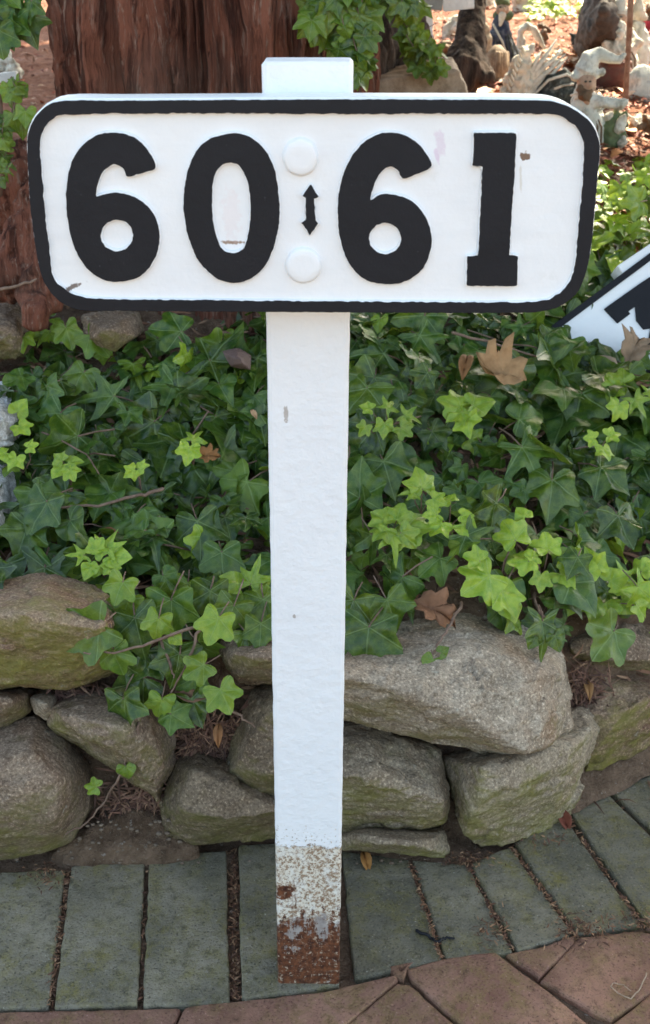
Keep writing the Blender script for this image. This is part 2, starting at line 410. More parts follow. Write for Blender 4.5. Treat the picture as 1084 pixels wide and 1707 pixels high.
def paver_mesh(polys, height, bev, gapnoise=.0020, z0=0.0):
    bm = bmesh.new(); cl = bm.loops.layers.float_color.new('tint')
    for pl in polys:
        pts = [at_z(px, py, 0) for px, py in pl]; cc = sum(pts, Vector())/len(pts); pts = [p+(p-cc).normalized()*.0028 for p in pts]
        dz = random.uniform(-.0015, .0015); tl = (random.uniform(-.006, .006), random.uniform(-.006, .006)); rv = random.random()
        rp = round_poly([(p.x, p.y) for p in pts], .035, 2); out = []
        for i in range(len(rp)):          # subdivide the sides so the edges can be worn
            p, q = rp[i], rp[(i+1) % len(rp)]; m = max(1, int((q-p).length/.012))
            for s in range(m): out.append(p+(q-p)*s/m)
        rings = []
        for inset, zz in ((0, -height), (0, -bev), (bev*.35, -bev*.35), (bev, 0), (bev*3, .0003)):
            r = []
            for p in out:
                v = Vector((cc.x, cc.y))-p; L = v.length; q = p+v/L*inset
                wv = gapnoise*noise.noise((p.x*70, p.y*70, zz*20+rv*9)) + .8*gapnoise*noise.noise((p.x*220, p.y*220, rv*9)); q = q+v/L*(wv if inset < bev*2 else 0)
                r.append(bm.verts.new((q.x, q.y, z0+zz+dz+tl[0]*(q.x-cc.x)+tl[1]*(q.y-cc.y))))
            rings.append(r)
        k = len(out); fs = []
        for A, B in zip(rings, rings[1:]):
            for i in range(k): fs.append(bm.faces.new((A[i], A[(i+1) % k], B[(i+1) % k], B[i])))
        fs.append(bm.faces.new(rings[-1]))
        for f in fs:
            for l in f.loops: l[cl] = (rv, rv, rv, 1)
    bmesh.ops.recalc_face_normals(bm, faces=bm.faces[:])
    me = bpy.data.meshes.new('pavers'); bm.to_mesh(me); bm.free(); return me
grey = [[(-220, 1462), (-118, 1458), (-160, 1690), (-275, 1694)], [(-108, 1455), (-8, 1453), (-50, 1680), (-150, 1684)],
        [(0, 1453), (108, 1449), (80, 1675), (-42, 1679)], [(120, 1442), (240, 1438), (228, 1672), (92, 1676)],
        [(250, 1426), (376, 1420), (382, 1672), (240, 1674)], [(399, 1411), (558, 1404), (564, 1640), (405, 1664)],
        [(572, 1418), (680, 1432), (735, 1597), (592, 1629)], [(690, 1434), (779, 1442), (853, 1584), (745, 1598)],
        [(787, 1440), (850, 1412), (952, 1553), (864, 1583)], [(860, 1405), (940, 1362), (1066, 1538), (962, 1553)],
        [(950, 1352), (1012, 1322), (1160, 1470), (1078, 1537)], [(1022, 1318), (1100, 1280), (1260, 1420), (1172, 1465)],
        [(1110, 1275), (1190, 1235), (1360, 1370), (1270, 1415)]]
GREY = paver_mat('grey paver', (.098, .090, .065), (.25, .222, .165), .75, (.55, .53, .45))
tag(mobj('grey_paving', paver_mesh(grey, .035, .0035), GREY, smooth=False), kind='structure')
red = [[(-260, 1705), (-20, 1688), (-60, 1900), (-330, 1920)], [(-10, 1686), (300, 1680), (220, 1850), (-60, 1880)],
       [(310, 1680), (545, 1654), (658, 1627), (660, 1634), (575, 1708), (500, 1780), (240, 1850)],
       [(663, 1640), (682, 1642), (765, 1716), (820, 1770), (520, 1850), (500, 1800), (587, 1706)],
       [(648, 1610), (690, 1603), (678, 1612), (672, 1632), (660, 1625)],
       [(682, 1616), (738, 1600), (824, 1588), (905, 1648), (985, 1712), (1080, 1790), (860, 1800), (775, 1710), (690, 1634)],
       [(845, 1590), (900, 1580), (955, 1560), (955, 1572), (900, 1626)],
       [(903, 1634), (968, 1562), (1066, 1552), (1110, 1560), (1180, 1590), (1084, 1650), (1018, 1698)],
       [(1024, 1706), (1090, 1656), (1190, 1595), (1330, 1720), (1150, 1850), (1090, 1770)],
       [(1080, 1545), (1185, 1475), (1320, 1550), (1190, 1585)]]
BRICK = paver_mat('red brick paver', (.175, .082, .058), (.31, .17, .12), .55, (.60, .38, .34))
tag(mobj('red_brick_paving', paver_mesh(red, .04, .004), BRICK, smooth=False), kind='structure')
# ------------------------------------------------------------------ the mile post sign
pb = at_z(514.5, 1640); POSTBASE = Vector((pb.x, 0.0, 0.0))
POST = post_mat()
root = thing('railway_distance_sign', POSTBASE, 'upright white post carrying a black-edged board reading 60 61', 'sign')
def post_mesh():
    bm = bmesh.new(); rows = []
    H = at_y(514, 103, 0).z; xt = at_y(513.5, 130, 0).x-POSTBASE.x
    wb = (at_z(566, 1640)-at_z(463, 1640)).x*.5; wt = (at_y(590, 140, 0)-at_y(437, 140, 0)).x*.5
    prof = [(0, 0.0), (.002, .0015)]
    nseg = 90; r = .004; dep = .046
    for i in range(nseg+1):
        z = H*i/nseg
        t = i/nseg; w = wb+(wt-wb)*t; cx = xt*t
        ins = 0.0
        if i == nseg: ins = .0022
        zz = z
        ring = []
        for (sx, sy) in ((-1, 0), (1, 0), (1, 1), (-1, 1)):
            for (ax, ay) in (((-1, 1) if (sx, sy) in ((-1, 0), (1, 1)) else (1, -1)),):
                pass
            cxn = cx+sx*(w-ins); cyn = ins if sy == 0 else dep-ins
            rr = r
            # two points per corner (chamfer), order counter-clockwise from above
            if (sx, sy) == (-1, 0): pts = [(cxn, cyn+rr), (cxn+rr*.3, cyn+rr*.3), (cxn+rr, cyn)]
            elif (sx, sy) == (1, 0): pts = [(cxn-rr, cyn), (cxn-rr*.3, cyn+rr*.3), (cxn, cyn+rr)]
            elif (sx, sy) == (1, 1): pts = [(cxn, cyn-rr), (cxn-rr*.3, cyn-rr*.3), (cxn-rr, cyn)]
            else: pts = [(cxn+rr, cyn), (cxn+rr*.3, cyn-rr*.3), (cxn, cyn-rr)]
            for (x, y) in pts:
                nn = noise.noise((x*30, y*30, zz*60))*.0006+noise.noise((x*90, y*90, zz*160))*.0004
                dx = -1 if x < cx else 1
                ring.append(bm.verts.new((x+nn*dx, y, zz)))
        rows.append(ring)
        if i == nseg-1: H0 = z
    for A, B in zip(rows, rows[1:]):
        for k in range(12): bm.faces.new((A[k], A[(k+1) % 12], B[(k+1) % 12], B[k]))
    bm.faces.new(rows[0][::-1])
    top = bm.faces.new(rows[-1])
    # shift the last full ring down a little so that the cap edge is rounded
    for v in rows[-2]: v.co.z = H-.0025
    for v in rows[-3]: v.co.z = H-.02
    me = bpy.data.meshes.new('post'); bm.to_mesh(me); bm.free(); return me
pm = post_mesh()
o = mobj('post', pm, POST, smooth=False); o.parent = root       # built in local coordinates
BY = -.034
def bpt(px, py, Y=BY):
    p = at_y(px, py, Y); return Vector((p.x, p.z))
def wob(lp, amp=.00035, f=260):
    return [Vector((p[0]+amp*noise.noise((p[0]*f, p[1]*f, 1.3)), p[1]+amp*noise.noise((p[0]*f, p[1]*f, 7.7)))) for p in lp]
outer = [(100, 168), (200, 167), (350, 166), (520, 165), (700, 165), (880, 166), (932, 171), (967, 188), (988, 208), (998, 232), (1000, 255), (997, 285), (991, 355),
         (986, 406), (979, 445), (965, 483), (939, 507), (906, 518), (860, 521), (700, 521), (520, 520), (350, 519), (200, 518), (138, 517), (108, 507), (85, 487), (70, 460), (62, 426), (52, 354), (48, 295), (46, 236), (52, 208), (68, 185)]
inner = [(110, 192), (200, 190), (350, 189), (520, 190), (700, 190), (880, 190), (925, 192), (947, 202), (965, 220), (972, 245), (971, 290), (968, 329),
         (962, 393), (957, 443), (945, 474), (926, 491), (885, 502), (700, 502), (520, 501), (350, 499), (200, 498), (138, 494), (108, 480), (90, 460), (84, 420), (78, 370), (72, 300), (68, 240), (75, 213), (90, 198)]
oc = catmull([bpt(*p) for p in outer], 4); ic = catmull([bpt(*p) for p in inner], 4)
def board_local(me, y=0.0):
    me.transform(Matrix.Translation((0, y, 0)))
    return me
def grow(lp, a):
    n_ = len(lp); out = []
    for i in range(n_):
        t = (lp[(i+1) % n_]-lp[i-1]); nn = Vector((t.y, -t.x)).normalized(); out.append(lp[i]-nn*a)
    return out
area = sum(oc[i].x*oc[(i+1) % len(oc)].y-oc[(i+1) % len(oc)].x*oc[i].y for i in range(len(oc)))
SG = 1 if area < 0 else -1            # grow() sign so that positive is outwards
G = lambda lp, a: grow(lp, a*(1 if sum(lp[i].x*lp[(i+1) % len(lp)].y-lp[(i+1) % len(lp)].x*lp[i].y for i in range(len(lp))) < 0 else -1))
plate = shape2d([G(oc, .0012)], .031, .0015)
board = mobj('sign_board', board_local(plate, -.0005), WHITE_B, root)      # front face at about y=-0.0315
FY = -.0315
def relief(name, loops, h, parent, label=None, black=True):
    body = shape2d([wob(catmull([bpt(*p) for p in l], 4) if sm else round_poly([bpt(*p) for p in l], .10, 3), .0002, 200) for l, sm in loops], h, .0007)
    o = mobj(name, board_local(body, FY), WHITE_B, parent)
    if label: tag(o, label)
    return o
def faces(name, loops, h, parent, sub=7, amp=.0006):
    LL = []
    for l, sm in loops:
        lp = catmull([bpt(*p) for p in l], 6) if sm else round_poly([bpt(*p) for p in l], .06, 3)
        out = []
        for i in range(len(lp)):
            p, q = lp[i], lp[(i+1) % len(lp)]; m = max(1, int((q-p).length/.0016))
            for s in range(m): out.append(p+(q-p)*s/m)
        LL.append(wob(out, amp, 330))
    return mobj(name, board_local(shape2d(LL, .0012, .0003, 1), FY-h+.0004), BLACK, parent)
def eloop(cx, cy, rx, ry, n_=16): return [(cx+rx*math.cos(2*math.pi*k/n_), cy+ry*math.sin(2*math.pi*k/n_)) for k in range(n_)]
H = .0035
# border: white relief rim with its black painted top
rim = shape2d([oc, ic], H, .0008)
rim_o = mobj('border_rim', board_local(rim, FY), WHITE_B, board)
def dense(lp, st=.0018):
    out = []
    for i in range(len(lp)):
        p, q = lp[i], lp[(i+1) % len(lp)]; m = max(1, int((q-p).length/st))
        for s in range(m): out.append(p+(q-p)*s/m)
    return out
mobj('black_border', board_local(shape2d([wob(dense(G(oc, -.0002)), .0004, 300), wob(dense(G(ic, .0003)), .0009, 240)], .0012, .0003, 1), FY-H+.0004), BLACK, board)
six1 = [(260, 279), (247, 250), (225, 229), (195, 221), (165, 224), (140, 240), (122, 265), (113, 300), (111, 340), (116, 380), (126, 415), (145, 446), (170, 464), (200, 469), (234, 460), (256, 436), (266, 405), (264, 375), (250, 347), (225, 328), (198, 321), (175, 323), (161, 326), (163, 308), (172, 286), (190, 274), (206, 280), (214, 294), (236, 288)]
six2 = [(719, 277), (709, 254), (692, 235), (664, 222), (632, 223), (602, 241), (579, 274), (566, 315), (563, 360), (568, 400), (582, 438), (607, 464), (642, 473), (674, 469), (702, 450), (717, 420), (719, 390), (707, 357), (682, 332), (650, 323), (632, 325), (618, 332), (622, 312), (632, 290), (649, 277), (664, 284), (672, 297), (694, 290)]
zero = [(385, 222), (415, 227), (440, 247), (457, 280), (465, 325), (466, 368), (457, 410), (440, 445), (415, 465), (390, 471), (360, 462), (332, 435), (315, 395), (307, 350), (309, 305), (320, 265), (345, 234)]
zeroh = [(383, 271), (400, 277), (412, 300), (418, 335), (416, 380), (407, 412), (390, 421), (371, 415), (359, 385), (354, 345), (356, 300), (367, 278)]
one = [(790, 221), (861, 221), (858, 285), (852, 365), (849, 425), (863, 426), (862, 476), (778, 476), (779, 427), (797, 425), (801, 350), (804, 277), (787, 276), (790, 250)]
arrow = [(518, 307), (531, 328), (524, 331), (526, 367), (531, 372), (517, 392), (503, 371), (510, 366), (510, 330), (505, 326)]
for nm, loops, lab in (('numeral', [(six1, 1), (eloop(195.5, 392, 27, 26), 1)], 'black painted 6 at the left end of the board'),
                       ('numeral', [(zero, 1), (zeroh, 1)], 'black painted 0'),
                       ('numeral', [(six2, 1), (eloop(642, 397, 26.5, 26), 1)], 'black painted 6 right of the arrow'),
                       ('numeral', [(one, 0)], 'black painted 1 with slab serifs'),
                       ('double_arrow', [(arrow, 0)], None)):
    h = H if nm == 'numeral' else .0025
    # one mesh: white relief sides, black top
    a_ = shape2d([wob(G(catmull([bpt(*p) for p in l], 4) if sm else round_poly([bpt(*p) for p in l], .08, 3), (.0009 if i == 0 else -.0009)), .0003, 200) for i, (l, sm) in enumerate(loops)], h, .0007)
    o = mobj(nm, board_local(a_, FY), WHITE_B, board)
    f = faces('tmpface', loops, h, board); fm = f.data; bpy.data.objects.remove(f)
    bm = bmesh.new(); bm.from_mesh(o.data); k0 = len(bm.faces); bm.from_mesh(fm); bm.faces.ensure_lookup_table()
    for i, ff in enumerate(bm.faces): ff.material_index = 0 if i < k0 else 1
    bm.to_mesh(o.data); bm.free(); o.data.materials.append(BLACK)
    if lab: tag(o, lab)
def bolt(cx, cy, r, flat=0):
    V, F = [], []; c0 = at_y(cx, cy, BY); k = 40; rings = []
    rp = r/ (FPX/ (at_y(cx, cy, BY)-CAM).dot(FW))
    prof = [(1.10, 0.0), (1.03, .0012), (1.0, .0030), (.96, .0040), (.88, .0045), (.55, .0047), (.2, .0046)]
    for s, h in prof:
        r_ = []
        for i in range(k):
            an = 2*math.pi*i/k; f = 1+(flat*.012*math.cos(8*an))+.02*noise.noise((math.cos(an)*1.5, math.sin(an)*1.5, cx))
            V.append((c0.x+rp*s*f*math.cos(an), FY-h, c0.z+rp*s*f*math.sin(an)*(1.05 if flat else 1)))
    n_ = len(prof)
    for j in range(n_-1):
        for i in range(k): F.append((j*k+i, j*k+(i+1) % k, (j+1)*k+(i+1) % k, (j+1)*k+i))
    F.append(tuple((n_-1)*k+i for i in range(k)))
    return mobj('bolt_head', mesh_np(V, F), WHITE_P2, board)
bolt(501, 262, 28, 1); bolt(506, 443, 28.5, 0)

# ------------------------------------------------------------------ boulders of the wall
def rock(pts, ridge, label, mat, back=(0, .17, -.09), voxel=.0036, rough=.0052, name='boulder', smooth=0, crag=1.0, cuts=5, group='boulders of the dry stone wall'):
    P = [at_y(*p) for p in pts]; Rg = [at_y(p[0], p[1], p[2]-.026) for p in ridge]
    c = sum(P, Vector())/len(P)
    B = [c+(p-c)*.86+Vector(back) for p in P]
    bm = bmesh.new()
    for p in P+Rg+B: bm.verts.new(p)
    r = bmesh.ops.convex_hull(bm, input=bm.verts[:])
    bmesh.ops.delete(bm, geom=[v for v in bm.verts if not v.link_faces], context='VERTS')
    bmesh.ops.recalc_face_normals(bm, faces=bm.faces[:])
    cc = sum((v.co for v in bm.verts), Vector())/len(bm.verts)
    for i in range(cuts):
        an = random.uniform(0, 2*math.pi); tl = random.uniform(.25, 1.1)
        d_ = Vector((math.cos(an)*math.sin(tl), -math.cos(tl), math.sin(an)*math.sin(tl)+.15)).normalized()
        sup = max((v.co-cc).dot(d_) for v in bm.verts); pl = cc+d_*sup*random.uniform(.905, .97)
        r = bmesh.ops.bisect_plane(bm, geom=bm.verts[:]+bm.edges[:]+bm.faces[:], plane_co=pl, plane_no=d_, clear_outer=True)
        eg = [e for e in bm.edges if len(e.link_faces) == 1]
        if eg: bmesh.ops.contextual_create(bm, geom=eg)
    bmesh.ops.recalc_face_normals(bm, faces=bm.faces[:])
    me = bpy.data.meshes.new('r'); bm.to_mesh(me); bm.free()
    me = remeshed(me, voxel, smooth); sd = random.random()*50
    def fn(c):
        q = c+Vector((sd, 0, 0)); d = rough*.5*noise.noise(q*9)+rough*.5*noise.noise(q*24)
        w_ = q+Vector((noise.noise(q*18), noise.noise(q*18+Vector((9, 0, 0))), noise.noise(q*18+Vector((0, 9, 0)))))*.012
        for sc, am in ((8, 1.5), (19, 1.3), (48, .6)):
            k_ = w_*sc; k_.z *= 1.7; pt = noise.voronoi(k_)[1][0]; h_ = noise.cell_vector(pt*3.7)-Vector((.5, .5, .5))
            d += rough*am*crag*(k_-pt).dot(h_)
        d -= rough*.5*abs(noise.noise(Vector((q.x*30, q.y*30, q.z*80))))-rough*.22*noise.noise(q*130)
        return d
    displace(me, fn)
    zb = min(v.co.z for v in me.vertices); base = Vector((c.x, c.y, max(zb, -.01)))
    me.transform(Matrix.Translation(-base)); me.update()
    o = mobj(name, me, mat); o.location = base
    return tag(o, label, 'boulder', group)
GRANITE = rock_mat('granite', (.27, .205, .145), (.47, .40, .315), .18, (.15, .14, .035), .35)
GRANMOSS = rock_mat('mossy granite', (.24, .18, .125), (.42, .345, .25), .38, (.145, .145, .03), .55)
BROWNROCK = rock_mat('brown sandstone', (.175, .115, .08), (.36, .275, .20), .34, (.12, .12, .027), .6)
REDROCK = rock_mat('reddish mossy stone', (.19, .10, .068), (.37, .27, .18), .50, (.15, .15, .028), .5)
DARKROCK = rock_mat('dark olive stone', (.13, .09, .06), (.28, .215, .15), .42, (.105, .105, .026), .6)
rock([(578, 1100, .27), (610, 1060, .32), (665, 1035, .36), (760, 1018, .38), (885, 1038, .38), (938, 1082, .35), (952, 1150, .32), (955, 1215, .29), (905, 1252, .25), (888, 1270, .235), (800, 1252, .235), (735, 1240, .235), (670, 1226, .235), (560, 1200, .235), (540, 1130, .25)],
     [(560, 1125, .205), (690, 1155, .195), (765, 1185, .19), (832, 1232, .195), (886, 1258, .21), (930, 1120, .28), (780, 1080, .28)], 'largest boulder of the wall, pale grey top and green underside, right of the post', GRANITE, voxel=.0038, cuts=1, crag=1.2)
rock([(560, 1208, .27), (600, 1204, .28), (690, 1235, .27), (730, 1252, .265), (748, 1310, .235), (745, 1345, .225), (742, 1378, .235), (690, 1398, .235), (560, 1392, .235), (545, 1290, .25)],
     [(560, 1290, .20), (650, 1302, .195), (738, 1342, .20), (590, 1235, .25)], 'boulder right of the post with pale upper and dark brown lower face above thin slab', GRANMOSS, cuts=2, crag=1.1)
rock([(550, 1390, .245), (650, 1380, .24), (700, 1392, .235), (742, 1382, .235), (754, 1420, .215), (742, 1431, .208), (670, 1417, .208), (550, 1414, .208)],
     [(600, 1398, .20), (710, 1410, .198)], 'thin flat slab lying on the pavers just right of the post', GRANMOSS, rough=.004, voxel=.0035)
rock([(738, 1262, .28), (800, 1262, .28), (890, 1255, .28), (935, 1215, .32), (960, 1178, .36), (985, 1180, .37), (1001, 1212, .36), (992, 1242, .34), (962, 1290, .30), (945, 1372, .285), (880, 1400, .245), (803, 1424, .215), (782, 1405, .22), (772, 1362, .235), (748, 1315, .27)],
     [(802, 1280, .205), (800, 1335, .195), (776, 1375, .205), (870, 1292, .205), (950, 1255, .26), (985, 1215, .32)], 'greenish boulder with a flat pale top and dark left side, under the largest boulder', GRANMOSS, cuts=2, crag=1.1)
rock([(940, 1062, .42), (965, 1030, .47), (1090, 1030, .50), (1180, 1050, .55), (1180, 1130, .52), (1084, 1128, .47), (990, 1112, .42), (952, 1100, .41)],
     [(960, 1085, .385), (1060, 1095, .41), (1000, 1060, .42)], 'rounded grey boulder partly under ivy, wall top at the far right', BROWNROCK)
rock([(955, 1150, .40), (975, 1118, .43), (1090, 1122, .50), (1200, 1120, .55), (1200, 1190, .50), (1084, 1222, .43), (1000, 1285, .36), (975, 1290, .355), (985, 1210, .36)],
     [(1000, 1215, .345), (1084, 1160, .40)], 'slanting brown stone with a bright mossy edge, low at the far right', REDROCK)
# left of the post
rock([(-140, 1000, .30), (-20, 968, .33), (90, 958, .35), (180, 985, .34), (205, 1040, .29), (195, 1125, .26), (110, 1152, .25), (0, 1148, .25), (-150, 1150, .25)],
     [(-100, 1028, .21), (60, 1022, .205), (175, 1040, .215), (60, 1120, .215)], 'wide block with pale ledge and red-brown mossy face at the upper left', REDROCK)
rock([(-60, 1150, .27), (30, 1150, .27), (46, 1160, .26), (46, 1188, .25), (5, 1216, .245), (-60, 1222, .24)], [(10, 1170, .235)], 'small grey-brown stone wedged between two big ones at the left edge', BROWNROCK, rough=.004, voxel=.0035, back=(0, .1, -.05))
rock([(50, 1162, .26), (70, 1155, .265), (92, 1160, .265), (96, 1192, .25), (78, 1204, .245), (56, 1190, .25)], [(75, 1175, .235)], 'smallest grey stone, wedged beside the three-cornered boulder', GRANITE, rough=.003, voxel=.003, back=(0, .08, -.04))
rock([(-150, 1240, .26), (-30, 1208, .265), (60, 1190, .265), (105, 1228, .25), (148, 1290, .24), (150, 1350, .225), (118, 1412, .205), (40, 1432, .20), (-100, 1440, .20), (-190, 1380, .20)],
     [(-40, 1270, .19), (50, 1262, .19), (100, 1300, .19), (90, 1370, .178), (-20, 1390, .17), (20, 1320, .165)], 'big smooth rounded boulder in the lower left corner of the wall', BROWNROCK, smooth=8, rough=.005, crag=.45, cuts=3)
rock([(78, 1172, .26), (165, 1146, .28), (235, 1155, .29), (292, 1220, .27), (296, 1275, .245), (263, 1338, .225), (225, 1305, .23), (180, 1275, .235), (120, 1238, .245), (82, 1210, .25)],
     [(110, 1200, .205), (200, 1215, .19), (262, 1300, .195), (240, 1190, .235)], 'three-cornered boulder pointing down, left of the post', BROWNROCK)
rock([(265, 1345, .235), (292, 1268, .26), (330, 1250, .27), (400, 1270, .265), (470, 1290, .26), (480, 1392, .215), (330, 1410, .208), (278, 1392, .215)],
     [(300, 1350, .195), (380, 1365, .185), (470, 1350, .19), (330, 1290, .215)], 'low brown boulder resting on the pavers just left of the post', DARKROCK)
rock([(368, 1300, .25), (388, 1225, .26), (418, 1150, .28), (470, 1130, .28), (500, 1180, .27), (500, 1340, .24), (455, 1352, .235), (405, 1345, .235)],
     [(400, 1270, .205), (450, 1190, .21), (470, 1310, .20)], 'olive boulder leaning upright against the left side of the post', DARKROCK, back=(0, .13, -.06))
rock([(368, 1075, .30), (385, 1045, .33), (440, 1040, .34), (500, 1050, .34), (500, 1140, .27), (440, 1146, .26), (396, 1142, .26), (376, 1110, .27)],
     [(395, 1100, .23), (460, 1095, .23)], 'squarish brown stone under ivy, behind the left edge of the post', BROWNROCK)
rock([(-60, 512, .80), (10, 505, .84), (44, 520, .84), (50, 570, .78), (30, 600, .74), (-50, 600, .72)], [(10, 555, .71)], 'grey-brown stone at the foot of the tree, left edge', BROWNROCK, rough=.005, group=None, back=(0, .12, -.03))
rock([(135, 525, .80), (180, 515, .84), (225, 520, .84), (232, 560, .77), (190, 585, .74), (140, 570, .76)], [(180, 550, .73)], 'dull brown stone under the lower left corner of the board', BROWNROCK, rough=.004, group=None, back=(0, .12, -.03))
rock([(368, 585, .68), (395, 578, .69), (418, 592, .68), (418, 618, .65), (385, 612, .65)], [(398, 600, .635)], 'small dark reddish stone among the ivy left of the post', plain_dry('dark red stone', (.09, .055, .05), (.16, .11, .10)), rough=.002, voxel=.003, group=None, back=(0, .06, -.02))
WHSTONE = rock_mat('whitewashed stone', (.55, .56, .57), (.66, .67, .68), 0, (.2, .2, .1), .2)
rock([(-70, 650, .60), (-10, 640, .62), (12, 668, .61), (30, 700, .58), (22, 745, .55), (-60, 770, .53)], [(-5, 700, .53)], 'white stone poking out of the ivy at the left edge', WHSTONE, rough=.009, group=None, back=(0, .1, -.03))
rock([(-70, 790, .50), (-16, 785, .51), (6, 800, .50), (4, 880, .43), (-60, 900, .42)], [(-14, 840, .44)], 'second, lower white stone almost hidden by ivy at the left edge', WHSTONE, rough=.009, group=None, back=(0, .1, -.03))

# ------------------------------------------------------------------ cedar tree
BARK = bark_mat('red cedar bark', (.085, .030, .020), (.27, .10, .064), (.34, .24, .19))
BARK2 = bark_mat('grey brown bark', (.055, .036, .028), (.14, .095, .075), (.22, .18, .15))
def trunk_mesh(cx, cy, r0, z0, z1, flare, lobes, seed, nt=420, nzs=150, lean=0.0, amp=1.0):
    V, T = [], []
    for j in range(nzs+1):
        z = z0+(z1-z0)*(j/nzs)**1.5 ; h = z-z0
        for i in range(nt):
            an = 2*math.pi*i/nt; ca, sa = math.cos(an), math.sin(an)
            r = r0*(1-.04*h)+flare*math.exp(-h/.16)*(.55+.45*math.cos(lobes*an+seed))
            r += r0*.10*noise.noise((ca*1.6, sa*1.6, h*.7+seed))
            wv = .09*noise.noise((z*2.2, seed, ca*.8))+.05*noise.noise((z*6, sa*2, ca*2))+.02*noise.noise((z*15, sa*5, ca*5))
            q = an+wv
            cq, sq = math.cos(q), math.sin(q)
            g = noise.noise((cq*7, sq*7, h*.9+seed)); g2 = noise.noise((cq*17, sq*17, h*1.4+seed)); g3 = noise.noise((cq*45, sq*45, h*3.5+seed))
            r += amp*(r0*.13*(-abs(g)*2+.4)+r0*.075*(-abs(g2)*2+.3)+r0*.026*g3+r0*.006*noise.noise((cq*110, sq*110, h*9)))
            V.append((r*ca+lean*h, r*sa, z))
    for j in range(nzs):
        for i in range(nt):
            a = j*nt+i; b = j*nt+(i+1) % nt; c = b+nt; d = a+nt; T.append((a, b, c)); T.append((a, c, d))
    return fast_mesh(V, T, 'trunk')
TX, TY, TR = -.185, 1.16, .262
tree = thing('cedar_tree', (TX, TY, .5), 'thick red-brown cedar trunk with stringy bark behind the board', 'tree')
tm = trunk_mesh(TX, TY, TR, 0.0, 1.9, .13, 3, 2.2); tm.transform(Matrix.Translation((0, 0, -0.05)))
t = mobj('trunk', tm, BARK); t.parent = tree; t.location = (0, 0, 0)
# roots that spread over the bank
def groundpath(pts, off=.0): return [at_bank(px, py, off) for px, py in pts]
roots = [([at_y(120, 330, .86), at_y(70, 400, .84), at_y(20, 450, .82), at_y(-60, 480, .80)], [.07, .06, .045, .03]),
         ([at_y(110, 380, .84), at_y(90, 440, .80), at_y(70, 490, .77), at_y(60, 530, .74)], [.06, .045, .03, .02]),
         ([at_y(60, 300, .92), at_y(10, 340, .92), at_y(-60, 360, .90)], [.07, .06, .04])]
V, F = [], []
for p, r in roots: tube_data(p, r, 16, V, F)
rm = remeshed(mesh_np(V, F), .006, 4)
displace(rm, lambda c: .016*noise.noise(Vector((c.x*40, c.y*40, c.z*12)))+.010*noise.noise(c*70))
mobj('root', rm, BARK, tree)
# crown high overhead, out of the picture: throws the shade
def crown_mesh():
    V, T, C = [], [], []
    k = 0
    def lit(x, y):                        # where sun reaches the bank between the branches
        n1 = noise.noise((x*2.2, y*2.2, 5)); n2 = noise.noise((x*6, y*6, 9))
        if y > 1.28+.25*n1 and x > .33-.10*(y-1.3): return .60+.5*n1+.5*n2 > .25
        if x > .36 and y > .92+.12*n2: return n2+.3*n1 > -.10
        if x < -.55 and y > 3.0: return n2 > .2
        return False
    rr = random.Random(5)
    while k < 27000:
        x, y = rr.uniform(-2.4, 2.2), rr.uniform(-1.5, 3.6); t_ = rr.uniform(2.7, 4.2)
        if k > 20000: x, y = rr.uniform(-1.2, 1.2), rr.uniform(-.9, .8)
        z0 = bank(x, max(y, .3), 0)
        if lit(x, y): continue
        p = Vector((x, y, z0))+SDIR*t_
        a = Vector((rr.gauss(0, 1), rr.gauss(0, 1), rr.gauss(0, .4))).normalized(); b = a.cross(Vector((rr.gauss(0, .3), rr.gauss(0, .3), 1))).normalized()
        L, W = rr.uniform(.08, .14), rr.uniform(.022, .042); i = len(V)
        V += [p-a*L, p-a*L*.2+b*W, p+a*L, p-a*L*.1-b*W]; T += [(i, i+1, i+2), (i, i+2, i+3)]; k += 1
        C += [(.1, rr.random(), 0)]*4
    return V, T, C
V, T, C = crown_mesh(); Vn = np.array([tuple(v) for v in V])
cm = fast_mesh(Vn-np.array([TX, TY, .5]), T, 'crown', C, np.zeros((len(Vn), 2)))
o = mobj('crown', cm, IVY, smooth=False); o.parent = tree
tubes('limb', [([(TX, TY, 1.7), (TX+.1, TY+.5, 2.9), (TX+.5, TY+1.2, 3.6)], [.2, .12, .05]), ([(TX, TY, 1.7), (TX-.5, TY+.6, 3.0), (TX-1.2, TY+1.1, 3.6)], [.2, .1, .04]),
               ([(TX, TY, 1.7), (TX+.8, TY+.9, 2.9), (TX+1.6, TY+1.2, 3.5)], [.16, .1, .04])], BARK, tree, 12)

# smaller twisted trunk right of the cedar
t2 = thing('tree_trunk', at_bank(660, 130), 'smaller dark twisted trunk with grey roots right of the cedar', 'tree')
def twist(pts, rad): return ([at_y(*p) for p in pts], rad)
V, F = [], []
for p, r in (twist([(640, -40, 1.55), (645, 40, 1.52), (640, 100, 1.48), (625, 150, 1.45)], [.05, .045, .045, .05]),
             twist([(690, -40, 1.60), (665, 40, 1.52), (650, 90, 1.46), (630, 150, 1.42)], [.018, .018, .02, .025]),
             twist([(665, 0, 1.62), (680, 60, 1.56), (690, 120, 1.5), (705, 160, 1.46)], [.05, .045, .04, .035]),
             twist([(600, -30, 1.5), (605, 50, 1.46), (600, 150, 1.42)], [.05, .05, .06])): tube_data(p, r, 14, V, F)
rm = remeshed(mesh_np(V, F), .006, 3)
displace(rm, lambda c: .014*noise.noise(Vector((c.x*60, c.y*60, c.z*9)))+.006*noise.noise(Vector((c.x*140, c.y*140, c.z*20))))
mobj('trunk', rm, BARK2, t2)
t3 = thing('tree_trunk', at_bank(780, 135), 'slim dark bare trunk between the pale ornaments and the white boards', 'tree')
V, F = [], []
